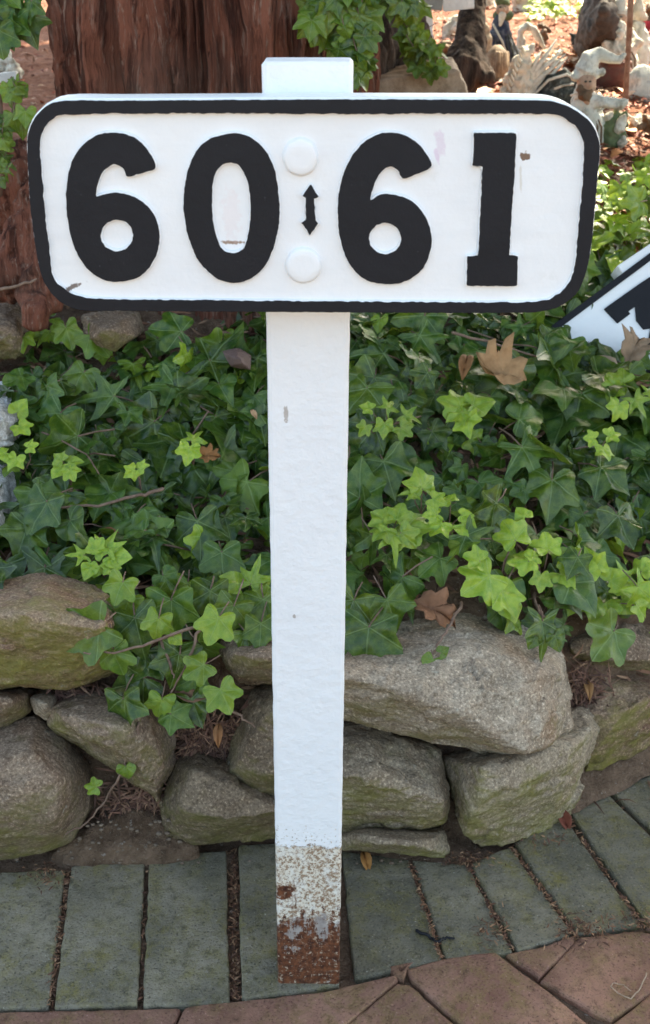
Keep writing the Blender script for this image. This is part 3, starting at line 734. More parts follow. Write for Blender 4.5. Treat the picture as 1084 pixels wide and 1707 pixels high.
for p, r in (twist([(792, -60, 2.3), (788, 20, 2.2), (780, 80, 2.1), (770, 128, 2.0)], [.030, .032, .04, .055]), twist([(790, 60, 2.12), (800, 110, 2.05), (812, 130, 1.98)], [.02, .025, .02])): tube_data(p, r, 14, V, F)
rm = remeshed(mesh_np(V, F), .006, 3)
displace(rm, lambda c: .009*noise.noise(Vector((c.x*60, c.y*60, c.z*14)))+.004*noise.noise(Vector((c.x*150, c.y*150, c.z*25))))
mobj('trunk', rm, bark_mat('dark bark', (.028, .018, .014), (.085, .055, .042), (.13, .10, .08)), t3)

# ------------------------------------------------------------------ ivy
def half_outline(kind):
    if kind == 0: h = [(0, 1.0), (.08, .88), (.18, .74), (.26, .61), (.33, .535), (.42, .51), (.54, .50), (.68, .47), (.66, .34), (.58, .22), (.52, .10), (.52, -.03), (.53, -.16), (.52, -.29), (.40, -.33), (.26, -.30), (.12, -.20), (.03, -.06)]
    elif kind == 1: h = [(0, .92), (.13, .84), (.22, .70), (.27, .58), (.34, .54), (.48, .58), (.62, .54), (.66, .40), (.58, .26), (.50, .12), (.50, 0.0), (.52, -.14), (.48, -.28), (.38, -.32), (.26, -.30), (.14, -.22), (.07, -.14), (.02, -.06)]
    elif kind == 2: h = [(0, 1.15), (.06, .95), (.12, .75), (.14, .55), (.16, .42), (.26, .40), (.45, .46), (.70, .56), (.62, .38), (.44, .20), (.30, .08), (.32, -.05), (.42, -.20), (.50, -.38), (.34, -.34), (.20, -.24), (.10, -.14), (.02, -.05)]
    else: h = [(0, .90), (.12, .78), (.26, .62), (.38, .46), (.46, .36), (.54, .26), (.58, .16), (.58, .06), (.54, -.04), (.50, -.12), (.46, -.20), (.40, -.25), (.34, -.28), (.27, -.28), (.20, -.24), (.13, -.18), (.07, -.11), (.02, -.05)]
    h = np.array(h); return np.concatenate([h, h[::-1][:-1]*[-1, 1]])[:35]
OUTL = [half_outline(k) for k in range(4)]
RINGS = (.28, .55, .8, 1.0)
def leaf_template(kind):
    o = OUTL[kind]; c = np.array([0, .06]); P = [c[None]]
    for r in RINGS: P.append(c+(o-c)*r)
    P = np.concatenate(P); n_ = len(o); T = []
    for i in range(n_): T.append((0, 1+i, 1+(i+1) % n_))
    for k in range(len(RINGS)-1):
        for i in range(n_):
            a = 1+k*n_+i; b = 1+k*n_+(i+1) % n_; T.append((a, a+n_, b+n_)); T.append((a, b+n_, b))
    return P, np.array(T)
TPL = [leaf_template(k) for k in range(4)]
VD = [(0, 1), (.868, .496), (.857, -.514)]
class Leaves:
    def __init__(s): s.V, s.T, s.C, s.U, s.n = [], [], [], [], 0; s.stems = []
    def add(s, p, nrm, tip, size, youth_sun=0.0, kind=None, stem=True, r=random):
        kind = r.choice((0, 0, 0, 1, 1, 2, 3)) if kind is None else kind
        P, T = TPL[kind]; x, y = P[:, 0]*r.uniform(.92, 1.12), P[:, 1]
        ax = np.abs(x); vd = np.min([np.abs(ax*b-y*a)+9*np.maximum(-(ax*a+y*b), 0) for a, b in VD], axis=0)
        z = .22*np.minimum(vd, .22)*1.8-r.uniform(0, .5)*y*np.abs(y)*.7-r.uniform(-.35, .6)*x*x+r.uniform(-.3, .3)*x*y
        th = np.arctan2(x, y); rr_2 = x*x+y*y
        z += rr_2*(.20*np.sin(th*2.4+r.uniform(0, 6.3))+.12*np.sin(th*4.1+r.uniform(0, 6.3)))*r.uniform(.3, 1.2)
        z += .05*np.sin(x*9+r.uniform(0, 6))*np.cos(y*8+r.uniform(0, 6))
        x = x+r.uniform(-.12, .12)*y*y
        nrm = Vector(nrm).normalized(); t = Vector(tip)-nrm*Vector(tip).dot(nrm); t.normalize(); sd = t.cross(nrm)
        M = np.array([sd, t, nrm])
        W = np.stack([x, y, z], 1)*size @ M+np.array(p)
        s.V.append(W); s.T.append(T+s.n); s.n += len(W)
        bl = r.random()**2
        s.C.append(np.tile([youth_sun, r.random(), bl*(1-youth_sun)], (len(W), 1))); s.U.append(P.astype(np.float32)+0)
        if stem:
            q = Vector(p)-nrm*size*.5-t*size*r.uniform(.3, .8)+Vector((r.uniform(-.2, .2), 0, 0))*size
            m_ = (Vector(p)+q)/2+nrm*size*.08
            s.stems.append(([Vector(p), m_, q], [size*.013+.0004]*3))
    def mesh(s, name): return fast_mesh(np.concatenate(s.V), np.concatenate(s.T), name, np.concatenate(s.C), np.concatenate(s.U))
    def build(s, name, parent=None, base=None):
        me = s.mesh(name); o = mobj(name, me, [IVY], None)
        if s.stems:
            V, F = [], []
            for p, r in s.stems: tube_data(p, r, 4, V, F)
            sm = mesh_np(V, F); bm = bmesh.new(); bm.from_mesh(me); k0 = len(bm.faces); bm.from_mesh(sm); bm.faces.ensure_lookup_table()
            for f in bm.faces[k0:]: f.material_index = 1
            bm.to_mesh(me); bm.free(); me.materials.append(STEM)
        if parent is not None:
            o.parent = parent; o.matrix_parent_inverse = Matrix.Translation(WORLDLOC[parent.name]).inverted()
        return o
TOCAM = Vector((0, -.75, .66))
def rv(a=1.0, r=random): return Vector((r.gauss(0, a), r.gauss(0, a), r.gauss(0, a)))

# where the ivy grows, as a patch of the bank seen from the road
def ivy_density(px, py):
    if py > 1150 or py < 150: return 0
    if px < 448:
        low = np.interp(px, [-80, 0, 60, 110, 160, 215, 300, 380, 450], [900, 940, 965, 950, 955, 985, 1000, 1000, 1010])
        top = np.interp(px, [-80, 0, 60, 100, 200, 330, 450], [610, 590, 560, 535, 550, 530, 510])
        if py < top or py > low: return 0
        return .35 if py < top+40 else 1
    low = np.interp(px, [448, 580, 640, 700, 760, 850, 950, 1180], [1010, 1020, 985, 925, 965, 990, 1010, 1020])
    top = np.interp(px, [448, 900, 960, 985, 1180], [480, 470, 300, 265, 240])
    if py < top or py > low: return 0
    if 690 < px < 800 and 880 < py < 960: return .25
    if px > 930 and py < 380: return .85
    return 1
def in_sign(px, py):       # leave the fallen sign clear
    return px > 925 and py > 556-(px-921)*.745-20 and py < 598-max(0, px-1040)*.6 and px < 1140
L = Leaves(); ri = random.Random(3); cnt = 0
for layer, (num, smin, smax, o0, o1) in enumerate(((1000, .030, .058, .002, .018), (760, .030, .070, .02, .055), (330, .030, .072, .045, .085))):
    k = 0; tries = 0
    while k < num and tries < 60000:
        tries += 1
        x, y = ri.uniform(-.85, .95), ri.uniform(.30, 1.75)
        if y > 1.0 and x < .25: continue
        if y > 1.25 and ri.random() < .3: continue
        z = bank(x, y); px, py = proj((x, y, z+o1))
        if ri.random() > ivy_density(px, py): continue
        if in_sign(px, py) or (layer == 2 and ri.random() < .35 and noise.noise((x*7, y*7, 2)) > .1): continue
        off = ri.uniform(o0, o1)*(1+.8*noise.noise((x*6, y*6, 7)))
        bn = bank_n(x, y); p = Vector((x, y, z))+bn*off
        nr = bn*.6+TOCAM*.4+rv(.46, ri); tip = Vector((ri.gauss(0, .9), -.8, -.5))+rv(.35, ri)
        yo = 0.0
        if px > 930 and py < 400: yo = ri.uniform(.2, .9)  # bright yellow-green puts sunlight into the leaf colour of this upper right ivy
        elif ri.random() < (.36 if py > np.interp(px, [0, 200, 448, 700, 1100], [820, 860, 880, 800, 830]) else .10): yo = ri.uniform(.12, .85)
        sz = (smin+(smax-smin)*ri.random()**1.3)*(1.0+.3*noise.noise((x*3, y*3, 11)))*(.75 if yo > .3 else 1)
        L.add(p, nr, tip, sz, yo, None, layer > 0, ri); k += 1
# leaves that stand out one by one (photo position, tip direction on the picture, size in metres)
hero = [(75, 945, 0, -1, .075, 2, .02), (45, 880, -.3, -1, .05, 0, .05), (612, 1050, 0, -1, .068, 0, .03), (258, 905, -.7, .1, .070, 0, .1), (970, 655, -.2, -1, .078, 0, 0), (925, 610, -1, .1, .07, 2, 0), (350, 600, 1, -.2, .085, 2, 0),
        (225, 860, -.2, -1, .052, 0, .05), (330, 870, .2, -1, .060, 0, 0), (370, 920, 0, -1, .05, 1, .1), (865, 700, .9, .3, .055, 3, .05), (870, 745, .5, -1, .07, 2, .05), (640, 770, .3, -1, .06, 0, 0), (600, 830, 0, 1, .06, 0, 0),
        (905, 1030, .1, -1, .050, 2, .1), (1000, 780, .5, -.5, .06, 0, 0), (1030, 860, .2, -1, .055, 0, .05), (920, 800, -.1, -1, .065, 0, .08), (735, 930, -.6, -.5, .045, 1, .08), (60, 820, .4, -.8, .055, 0, .15), (290, 640, -.4, -1, .060, 2, .05),
        (190, 660, -1, 0, .06, 2, .05), (140, 620, -.3, -.6, .045, 1, .2), (110, 545, .3, -1, .04, 1, .3), (150, 560, .6, -.5, .045, 1, .22), (40, 500+60, 0, -1, .03, 1, .5), (700, 560, .4, -.6, .06, 2, 0), (640, 590, -1, 0, .06, 2, 0), (1050, 620, .2, -.7, .045, 0, .2)]
for px, py, tx, ty, sz, kd, yo in hero:
    p = at_bank(px, py, .085); L.add(p, TOCAM+rv(.14, ri)+Vector((0, 0, .15)), RT*tx+UP*ty, sz, yo, kd, True, ri)
ivy = L.build('ivy'); tag(ivy, 'dense dark green ivy covering the bank above the stones', 'ivy', kind='stuff')

# young, yellow-green sprigs
def sprig(name, label, leaves, off=.10, face=None, group='bright young ivy sprigs', stemto=None):
    pts = [at_bank(px, py, off) for px, py, *_ in leaves] if face is None else [at_y(px, py, face) for px, py, *_ in leaves]
    base = sum(pts, Vector())/len(pts)+Vector((0, .02, -.04))
    t = thing(name, base, label, 'ivy sprig', group)
    Lv = Leaves()
    for p, (px, py, tx, ty, sz, kd, yo) in zip(pts, leaves):
        Lv.add(p, TOCAM+rv(.22)+Vector((0, 0, .2)), RT*tx+UP*ty, sz, yo, kd, False)
    Lv.build('foliage', t)
    V, F = [], []
    for p in pts:
        m = (p+base)/2+Vector((random.uniform(-.006, .006), .008, -.002)); tube_data([base, m, p], [.0011, .001, .0007], 5, V, F)
    mobj('stem', mesh_np(V, F), STEM, t)
    return t
def auto(cx, cy, n_, spread, smin, smax, ylo=.6, yhi=1.0):
    r = random.Random(int(cx*7+cy)); out = []
    for i in range(n_):
        an = 2*math.pi*(i+r.random()*.6)/n_; d = spread*(.35+.65*r.random()) if n_ > 1 else 0
        out.append((cx+d*math.cos(an), cy-d*math.sin(an)*.8, math.cos(an)+r.gauss(0, .3), math.sin(an)-.35, r.uniform(smin, smax)*1.25, r.choice((1, 1, 1, 2, 3, 0)), min(1, r.uniform(ylo, yhi)+.12)))
    return out
SPR = [('young ivy sprig with six small pale leaves above the upper left block', auto(168, 928, 7, 38, .014, .026), .10),
       ('pair of lime ivy leaves at the left edge under the white stone', auto(35, 752, 3, 26, .013, .020), .09),
       ('lime ivy leaves beside the white stone, left edge', auto(22, 700, 3, 30, .016, .026), .09),
       ('small pale ivy tuft in the dark ivy left of the post', auto(108, 775, 4, 18, .012, .020, .5, .9), .10),
       ('single bright three-lobed ivy leaf midway between left edge and post', auto(318, 738, 2, 12, .020, .026), .10),
       ('tiny pale ivy leaf pair on the dark ivy, centre left', auto(228, 783, 2, 9, .014, .018), .10),
       ('light green ivy shoot climbing beneath the lower left corner of the board', auto(80, 545, 5, 28, .016, .026, .3, .6), .03),
       ('pale ivy shoot just right of the post below the board', auto(640, 695, 6, 36, .014, .026, .35, .75), .09),
       ('bright ivy leaf cluster below the big brown leaf', auto(775, 683, 4, 22, .022, .034, .4, .8), .10),
       ('pointed lime ivy leaf standing out right of the post', [(705, 815, -.2, 1, .034, 0, .75), (692, 822, -1, .1, .022, 2, .7), (722, 832, .8, -.4, .022, 1, .75)], .11),
       ('curled lime ivy leaves between the pointed leaf and the largest sprig', auto(755, 862, 5, 38, .015, .024, .7, 1.0), .10),
       ('soft green ivy sprig close to the right side of the post', auto(655, 878, 6, 34, .022, .032, .35, .6), .10),
       ('largest lime ivy sprig, big lobed leaves over the largest boulder', [(815, 960, -.5, -.4, .048, 1, .85), (835, 985, .3, -1, .044, 1, .9), (860, 900, -.2, .5, .038, 1, .8), (850, 1010, .2, -1, .028, 3, .95), (875, 862, -.4, .7, .022, 3, .95), (800, 935, -.9, .3, .026, 1, .8)], .11),
       ('upright lime ivy leaves right of the largest sprig', auto(912, 935, 6, 36, .016, .028, .6, 1.0), .10),
       ('lime ivy sprig hanging over the far right boulder', auto(1000, 985, 9, 52, .018, .030, .6, 1.0), .10),
       ('pale ivy leaves cut by the right edge above the far right boulder', auto(1066, 970, 5, 30, .020, .030, .5, .9), .10),
       ('two curled pale ivy leaves high in the dark ivy at the right', auto(1002, 735, 3, 20, .014, .020, .6, .9), .10),
       ('bright ivy leaves under the fallen sign', auto(1050, 655, 5, 34, .020, .028, .4, .8), .09),
       ('yellow-green ivy leaves beside the left edge of the post', auto(412, 985, 6, 34, .022, .032, .4, .75), .09)]
for lab, lv, off in SPR: sprig('ivy_sprig', lab, lv, off+.028)
# ivy trailing down over the stones
def trail(label, stems, leaves, Y):
    allp = [at_y(px, py, y_) for s in stems for px, py, y_ in s]; base = max(allp, key=lambda v: v.z)
    t = thing('ivy_vine', base, label, 'ivy vine', 'ivy vines trailing over the stones')
    V, F = [], []
    for s in stems:
        P = [at_y(*p) for p in s]; Q = []
        for i in range(len(P)-1):
            for k in range(5): Q.append(P[i].lerp(P[i+1], k/5)+rv(.0012))
        Q.append(P[-1]); tube_data(Q, [.0022-.0012*i/len(Q) for i in range(len(Q))], 6, V, F)
    mobj('stem', mesh_np(V, F), STEM, t)
    Lv = Leaves()
    for (px, py, y_, tx, ty, sz, kd, yo) in leaves:
        Lv.add(at_y(px, py, y_), Vector((0, -.9, .5))+rv(.2), RT*tx+UP*ty, sz, yo, kd, True)
    Lv.build('foliage', t)
trail('bushy ivy trail hanging over the stones left of the post',
      [[(345, 1042, .22), (250, 1072, .20), (190, 1090, .19), (140, 1088, .19)], [(335, 1050, .24), (310, 1110, .22), (285, 1155, .21)], [(270, 1070, .24), (285, 1110, .22), (290, 1130, .21)], [(360, 1165, .22), (400, 1195, .20), (425, 1212, .19)]],
      [(165, 1045, .20, -.6, -.3, .062, 1, .12), (190, 1085, .20, .2, -1, .040, 1, .15), (225, 1030, .25, .3, -1, .055, 0, 0), (265, 1030, .23, -.2, -.7, .034, 1, .55), (290, 1062, .215, .5, -.5, .016, 3, .7),
       (365, 1030, .22, -.3, -.8, .040, 1, .6), (340, 1108, .21, -.7, -.4, .034, 1, .35), (368, 1150, .20, .4, -.8, .036, 1, .5), (240, 1130, .225, -.7, -.3, .050, 0, .05), (205, 1165, .20, .1, -1, .046, 0, .02), (218, 1205, .195, 0, -1, .018, 3, .3),
       (270, 1165, .205, -.2, -1, .030, 1, .45), (285, 1190, .20, .8, -.5, .034, 0, .1), (300, 1090, .235, -.2, -1, .048, 0, .05), (245, 1085, .245, -.5, -1, .050, 0, 0), (330, 1070, .25, .5, -.8, .045, 0, .1), (285, 1000, .28, 0, -1, .055, 0, .05),
       (215, 1000, .28, -.4, -1, .04, 1, .4), (205, 970, .28, -.4, -1, .035, 1, .55), (410, 1055, .26, .5, -.6, .040, 1, .25), (390, 1010, .28, -.3, -.8, .045, 0, .2), (320, 1165, .22, .3, -.9, .04, 0, .02), (435, 1040, .26, 0, -1, .04, 0, .1), (350, 985, .30, 0, -1, .05, 0, .05),
       (190, 1030, .27, -.3, -.5, .04, 0, .05), (325, 1130, .235, 0, -1, .035, 0, .05), (255, 1000, .3, .5, -1, .05, 0, .0), (440, 1000, .30, .2, -1, .05, 0, .1)], .2)
trail('bare thin ivy runner with two small leaves hanging low at the left', [[(232, 1205, .19), (225, 1240, .185), (205, 1285, .185), (175, 1335, .19), (145, 1372, .185), (110, 1391, .165)]],
      [(210, 1278, .180, .2, -1, .022, 3, .35), (162, 1312, .178, -.8, .2, .018, 1, .55), (222, 1262, .18, -.2, .8, .010, 3, .4)], .2)
trail('thin ivy runner ending in one curled leaf on the largest boulder', [[(770, 1005, .33), (745, 1050, .26), (728, 1078, .245), (722, 1090, .235)]], [(722, 1100, .225, -.5, -1, .026, 3, .15), (735, 1088, .23, .9, .5, .014, 3, .2)], .2)
trail('dark ivy leaves hanging over the pale face of the largest boulder', [[(890, 990, .38), (900, 1020, .31), (915, 1040, .29)]], [(905, 1035, .28, -.1, -1, .046, 2, .05), (925, 1060, .27, .4, -1, .026, 3, .05), (893, 1060, .27, -.4, -1, .022, 3, .1)], .2)
trail('dark ivy leaf with its tip hanging just right of the post', [[(620, 1010, .34), (615, 1040, .28)]], [(615, 1045, .262, -.1, -1, .062, 0, .0), (590, 1000, .30, -.4, -1, .05, 0, .1), (645, 1000, .31, .4, -1, .045, 0, .1)], .2)

# ivy climbing on the trunks
def climb(label, cl, Yf):
    pts0 = at_y(cl[0][0], cl[0][1], Yf)
    t = thing('climbing_ivy', pts0, label, 'climbing ivy', 'ivy climbing on the trunks'); Lv = Leaves(); V, F = [], []
    for cx, cy, rx, ry, num, smin, smax, yo in cl:
        r = random.Random(int(cx+cy)); c0 = at_y(cx, cy+ry, Yf+.03)
        for i in range(num):
            an = r.uniform(0, 6.28); d = math.sqrt(r.random()); px, py = cx+rx*d*math.cos(an), cy+ry*d*math.sin(an)
            p = at_y(px, py, Yf-r.uniform(0, .05)); Lv.add(p, Vector((0, -.9, .25))+rv(.3, r), Vector((r.gauss(0, .5), 0, -1)), r.uniform(smin, smax), max(0, min(1, yo+r.gauss(0, .1))), None, True, r)
        tube_data([c0, at_y(cx+5, cy, Yf+.01), at_y(cx, cy-ry, Yf)], [.004, .004, .003], 6, V, F)
    mobj('stem', mesh_np(V, F), STEM, t); Lv.build('foliage', t)
climb('green ivy climbing between the two trunks above the post', [(560, 18, 56, 40, 36, .024, .038, .2), (590, 85, 26, 50, 24, .022, .036, .12), (650, -10, 50, 25, 14, .024, .036, .05)], .90)
climb('loose ivy strand with pointed leaves on the dark right trunk', [(690, 45, 20, 45, 14, .026, .038, .15), (715, 95, 30, 24, 14, .024, .038, .2)], 1.36)
climb('dark out-of-focus ivy leaves in the top left corner', [(18, 18, 46, 36, 13, .032, .05, 0), (0, 240, 24, 85, 18, .018, .030, .1), (20, 170, 30, 40, 12, .016, .028, .3)], .80)

# ------------------------------------------------------------------ dry leaves and litter
OAK = [(0, 1), (.12, .84), (.18, .74), (.36, .78), (.44, .62), (.34, .52), (.34, .42), (.54, .40), (.68, .24), (.50, .14), (.38, .06), (.42, -.10), (.32, -.28), (.14, -.26), (.03, -.40)]
def dry_leaf(px, py, size, label, col, tip=(0, 1), off=.09, kind='oak', curl=.5, z=None, Y=None, nrm=None):
    p = at_z(px, py, z) if z is not None else (at_y(px, py, Y) if Y is not None else at_bank(px, py, off))
    h = np.array(OAK if kind == 'oak' else [(0, 1), (.10, .85), (.2, .65), (.28, .4), (.3, .15), (.24, -.1), (.12, -.3), (.02, -.42)])
    o = np.concatenate([h, h[::-1]*[-1, 1]]); c = np.array([0, .15]); P = [c[None]]
    for r in (.25, .5, .75, 1): P.append(c+(o-c)*r)
    P = np.concatenate(P); n_ = len(o); T = [(0, 1+i, 1+(i+1) % n_) for i in range(n_)]
    for k in range(3):
        for i in range(n_):
            a = 1+k*n_+i; b = 1+k*n_+(i+1) % n_; T += [(a, a+n_, b+n_), (a, b+n_, b)]
    x, y = P[:, 0], P[:, 1]
    zz = curl*(np.abs(x)**1.5)*(1.2+.7*np.sign(x)*math.sin(px))-curl*.8*(y-.2)**2*math.copysign(1, math.sin(py))+.10*np.sin(x*7+px)*np.cos(y*6+py)-.10*np.exp(-(x/.05)**2)
    nr = Vector(nrm or (0, -.6, .75)).normalized(); t = RT*tip[0]+UP*tip[1]; t = (t-nr*t.dot(nr)).normalized(); sd = t.cross(nr)
    W = np.stack([x, y, zz], 1)*size @ np.array([sd, t, nr])
    me = fast_mesh(W, T, 'l', np.tile(np.array(col), (len(W), 1)))
    so_ = bpy.data.objects.new('tmp', me); COL.objects.link(so_); m = so_.modifiers.new('s', 'SOLIDIFY'); m.thickness = .0006
    m2 = evaluated(so_); bpy.data.objects.remove(so_)
    b = mobj('dead_leaf', m2, LITTER); b.location = p
    st, F = tube_data([Vector(W[0])-t*size*.45, Vector(W[0])-t*size*.8+nr*size*.1], [.0008, .0006], 5)
    tag(b, label, 'dead leaf', 'fallen dead leaves')
    return b
dry_leaf(850, 628, .062, 'large tan lobed dead leaf lying on the ivy at the right', (.40, .23, .11), (-.9, .25), .13, curl=.75, nrm=(.25, -.30, .9))
dry_leaf(775, 612, .036, 'folded brown dead leaf behind the large tan one', (.28, .14, .06), (.2, 1), .125, 'oval', 1.2)
dry_leaf(712, 1008, .046, 'curled red-brown dead leaf on top of the largest boulder', (.27, .13, .07), (.9, -.6), Y=.31, off=.05, curl=.8)
dry_leaf(690, 985, .030, 'small brown dead leaf above the curled red-brown one', (.22, .10, .05), (-.3, 1), .06, 'oval', .7)
dry_leaf(1055, 585, .050, 'grey-brown crumpled dead leaf against the fallen sign', (.30, .21, .14), (.5, 1), .12, curl=.9)
dry_leaf(1020, 612, .036, 'pale pinkish dead leaf under the fallen sign', (.40, .29, .20), (-.6, .8), .10, 'oval', .6)
dry_leaf(1070, 640, .03, 'brown dead leaf at the right edge below the fallen sign', (.26, .14, .08), (1, .3), .10, 'oval', .6)
dry_leaf(612, 1440, .024, 'orange-brown folded dead leaf on the paver right of the post', (.40, .19, .06), (-.2, 1), z=.006, kind='oval', curl=1.5, nrm=(0, -.5, .8))
dry_leaf(944, 1372, .028, 'dark red narrow dead leaf leaning at the foot of the wall', (.22, .065, .04), (-.35, 1), Y=.27, kind='oval', curl=.9)
dry_leaf(862, 1290-5, .028, 'brown curled dead leaf wedged beside the greenish boulder', (.30, .15, .06), (1, .3), Y=.30, kind='oak', curl=.8)
dry_leaf(978, 1310, .024, 'brown dead leaf on the red soil under the slanting stone', (.33, .18, .08), (1, .2), Y=.36, kind='oval', curl=.7)
dry_leaf(980, 1140, .022, 'small orange-brown dead leaf between the far right stones', (.36, .19, .08), (.1, -1), Y=.365, kind='oval', curl=.7)
dry_leaf(340, 758, .026, 'orange-brown dead leaf in the dark ivy left of the post', (.34, .16, .06), (1, -.2), .09, 'oak', .5)
dry_leaf(372, 968, .032, 'tan dead leaf under lime ivy near the post', (.42, .21, .11), (-.2, -1), .08, 'oval', .5)
dry_leaf(310, 1160, .030, 'dull brown dead leaf caught in the ivy trail', (.22, .12, .07), (1, -.1), Y=.225, kind='oval', curl=.5)
dry_leaf(364, 1215, .022, 'narrow orange dead leaf hanging above the low boulder', (.34, .16, .07), (0, -1), Y=.215, kind='oval', curl=.9)
dry_leaf(425, 692, .014, 'tiny tan dead leaf scrap beside the post', (.45, .28, .16), (-.5, 1), .10, 'oval', .5)
dry_leaf(180, 885, .018, 'small rust coloured leaf scrap low in the left ivy', (.24, .10, .05), (.8, -.3), .08, 'oval', .5)

def chips(name, sampler, num, smin, smax, cols, label, cat='litter', thin=.22, seed=1, lift=.35):
    r = random.Random(seed); V, T, C = [], [], []
    for i in range(num):
        s = sampler(r)
        if s is None: continue
        p, nrm = s; L_, W_ = r.uniform(smin, smax), r.uniform(smin, smax)*thin
        a = Vector((r.gauss(0, 1), r.gauss(0, 1), r.gauss(0, lift))); a = (a-nrm*a.dot(nrm)*.7).normalized(); b = a.cross(nrm+rv(.35, r)).normalized(); u = a.cross(b)
        col = np.array(r.choice(cols))*r.uniform(.6, 1.35); k = len(V); cv = r.uniform(-.5, .5)
        for t in (-1, -.33, .33, 1):
            wd = W_*(1-.75*t*t); cc = p+a*L_*t+u*L_*cv*(1-t*t); V.append(cc-b*wd); V.append(cc+b*wd)
        for j in range(3): T += [(k+2*j, k+2*j+1, k+2*j+3), (k+2*j, k+2*j+3, k+2*j+2)]
        C += [col]*8
    o = mobj(name, fast_mesh(np.array([tuple(v) for v in V]), T, name, np.array(C)), LITTER, smooth=False)
    return tag(o, label, cat, kind='stuff')
def s_mulch(r):
    y = 1.15+(r.random()**1.4)*3.2; x = r.uniform(-.1 if y > 1.5 else .2, .35+y*.38); 
    if r.random() < .12: x = r.uniform(-1.3, -.4)
    return Vector((x, y, bank(x, y)+r.uniform(.002, .012))), bank_n(x, y)
chips('mulch', s_mulch, 15000, .006, .018, [(.36, .09, .05), (.46, .15, .09), (.22, .05, .03), (.52, .32, .22), (.34, .15, .09)], 'red bark mulch and leaf litter around the ornaments', 'mulch', .3, 2)
def s_orange(r):
    y = 1.6+r.random()*1.3; x = r.gauss(.52, .16)+(y-1.6)*.1
    return Vector((x, y, bank(x, y)+.012)), bank_n(x, y)
chips('fallen_leaves', s_orange, 420, .014, .026, [(.62, .34, .18), (.70, .50, .36), (.50, .20, .08)], 'orange and tan fallen leaves scattered on the mulch', 'leaves', .6, 4)
def s_bank(r):
    x, y = r.uniform(-.85, .9), r.uniform(.30, 1.2)
    return Vector((x, y, bank(x, y)+r.uniform(.001, .02))), bank_n(x, y)
def s_joint(r):
    q = r.random()
    if q < .30:   px, py = r.gauss(391, 6), r.uniform(1415, 1665); z = -.007
    elif q < .32: t_ = r.random(); px, py = 244+t_*-10+r.gauss(0, 3), 1435+t_*235; z = -.004
    elif q < .42: t_ = r.random(); px, py = 113-t_*30+r.gauss(0, 3), 1450+t_*225; z = -.004
    elif q < .50: t_ = r.random(); px, py = 685+t_*52+r.gauss(0, 2), 1440+t_*158; z = .001
    elif q < .56: t_ = r.random(); px, py = 782+t_*74+r.gauss(0, 2), 1445+t_*140; z = .001
    elif q < .63: t_ = r.random(); px, py = 855+t_*102+r.gauss(0, 2), 1415+t_*138; z = .001
    elif q < .70: t_ = r.random(); px, py = 945+t_*125+r.gauss(0, 2), 1360+t_*180; z = .001
    elif q < .80: px, py = r.gauss(970, 26), r.gauss(1552, 14); z = .004
    elif q < .84: px, py = r.gauss(1060, 20), r.gauss(1535, 9); z = .003
    elif q < .88: px, py = r.gauss(820, 14), r.gauss(1545, 14); z = .002
    elif q < .93: px, py = r.gauss(780, 26), r.gauss(1432, 7); z = .003
    elif q < .96: px, py = r.gauss(885, 40), r.gauss(1398, 8); z = .004
    else: px, py = r.gauss(80, 20), r.gauss(1455, 10); z = .003
    return at_z(px, py, z+r.uniform(0, .004)), Vector((0, 0, 1))
chips('leaf_litter', s_joint, 1900, .0016, .0055, [(.20, .10, .055), (.13, .06, .035), (.32, .19, .11), (.09, .045, .03)], 'brown curled leaf crumbs in the paver joints', 'litter', .25, 6)
chips('dry_debris', s_bank, 5000, .005, .020, [(.20, .10, .06), (.12, .06, .04), (.32, .19, .12)], 'brown dry debris under the ivy', 'litter', .2, 8)
def s_nest(r):
    q = r.random()
    if q < .5: px, py, Y = r.gauss(345, 28), r.gauss(1235, 24), .265
    elif q < .75: px, py, Y = r.gauss(225, 30), r.gauss(1350, 22), .245
    elif q < .85: px, py, Y = r.gauss(130, 28), r.gauss(1160, 8), .27
    else: px, py, Y = r.gauss(975, 18), r.gauss(1150, 25), .37
    return at_y(px, py, Y), Vector((0, -.7, .7))
chips('dry_rootlets', s_nest, 1500, .006, .018, [(.20, .10, .07), (.12, .06, .045), (.30, .17, .11)], 'matted brown rootlets and needles in gaps between stones', 'litter', .1, 9, .9)
# pebbly soil shelf at the foot of the left wall
def shelf():
    V, F = [], []
    pts = [(60, 1440, .215), (150, 1385, .225), (230, 1345, .24), (290, 1380, .23), (330, 1415, .21), (250, 1425, .20), (130, 1440, .195)]
    P = [at_y(*p) for p in pts]; c = sum(P, Vector())/len(P)+Vector((0, -.004, .006))
    bm = bmesh.new()
    for p in P+[c+Vector((0, -.01, 0))]+[p+Vector((0, .1, -.02)) for p in P]+[Vector((p.x, p.y, -.03)) for p in P]: bm.verts.new(p)
    bmesh.ops.convex_hull(bm, input=bm.verts[:]); bmesh.ops.delete(bm, geom=[v for v in bm.verts if not v.link_faces], context='VERTS')
    me = bpy.data.meshes.new('s'); bm.to_mesh(me); bm.free(); me = remeshed(me, .004, 8)
    displace(me, lambda c: .006*noise.noise(c*22)+.004*noise.noise(c*80))
    tag(mobj('soil', me, SOIL), kind='structure')
shelf()
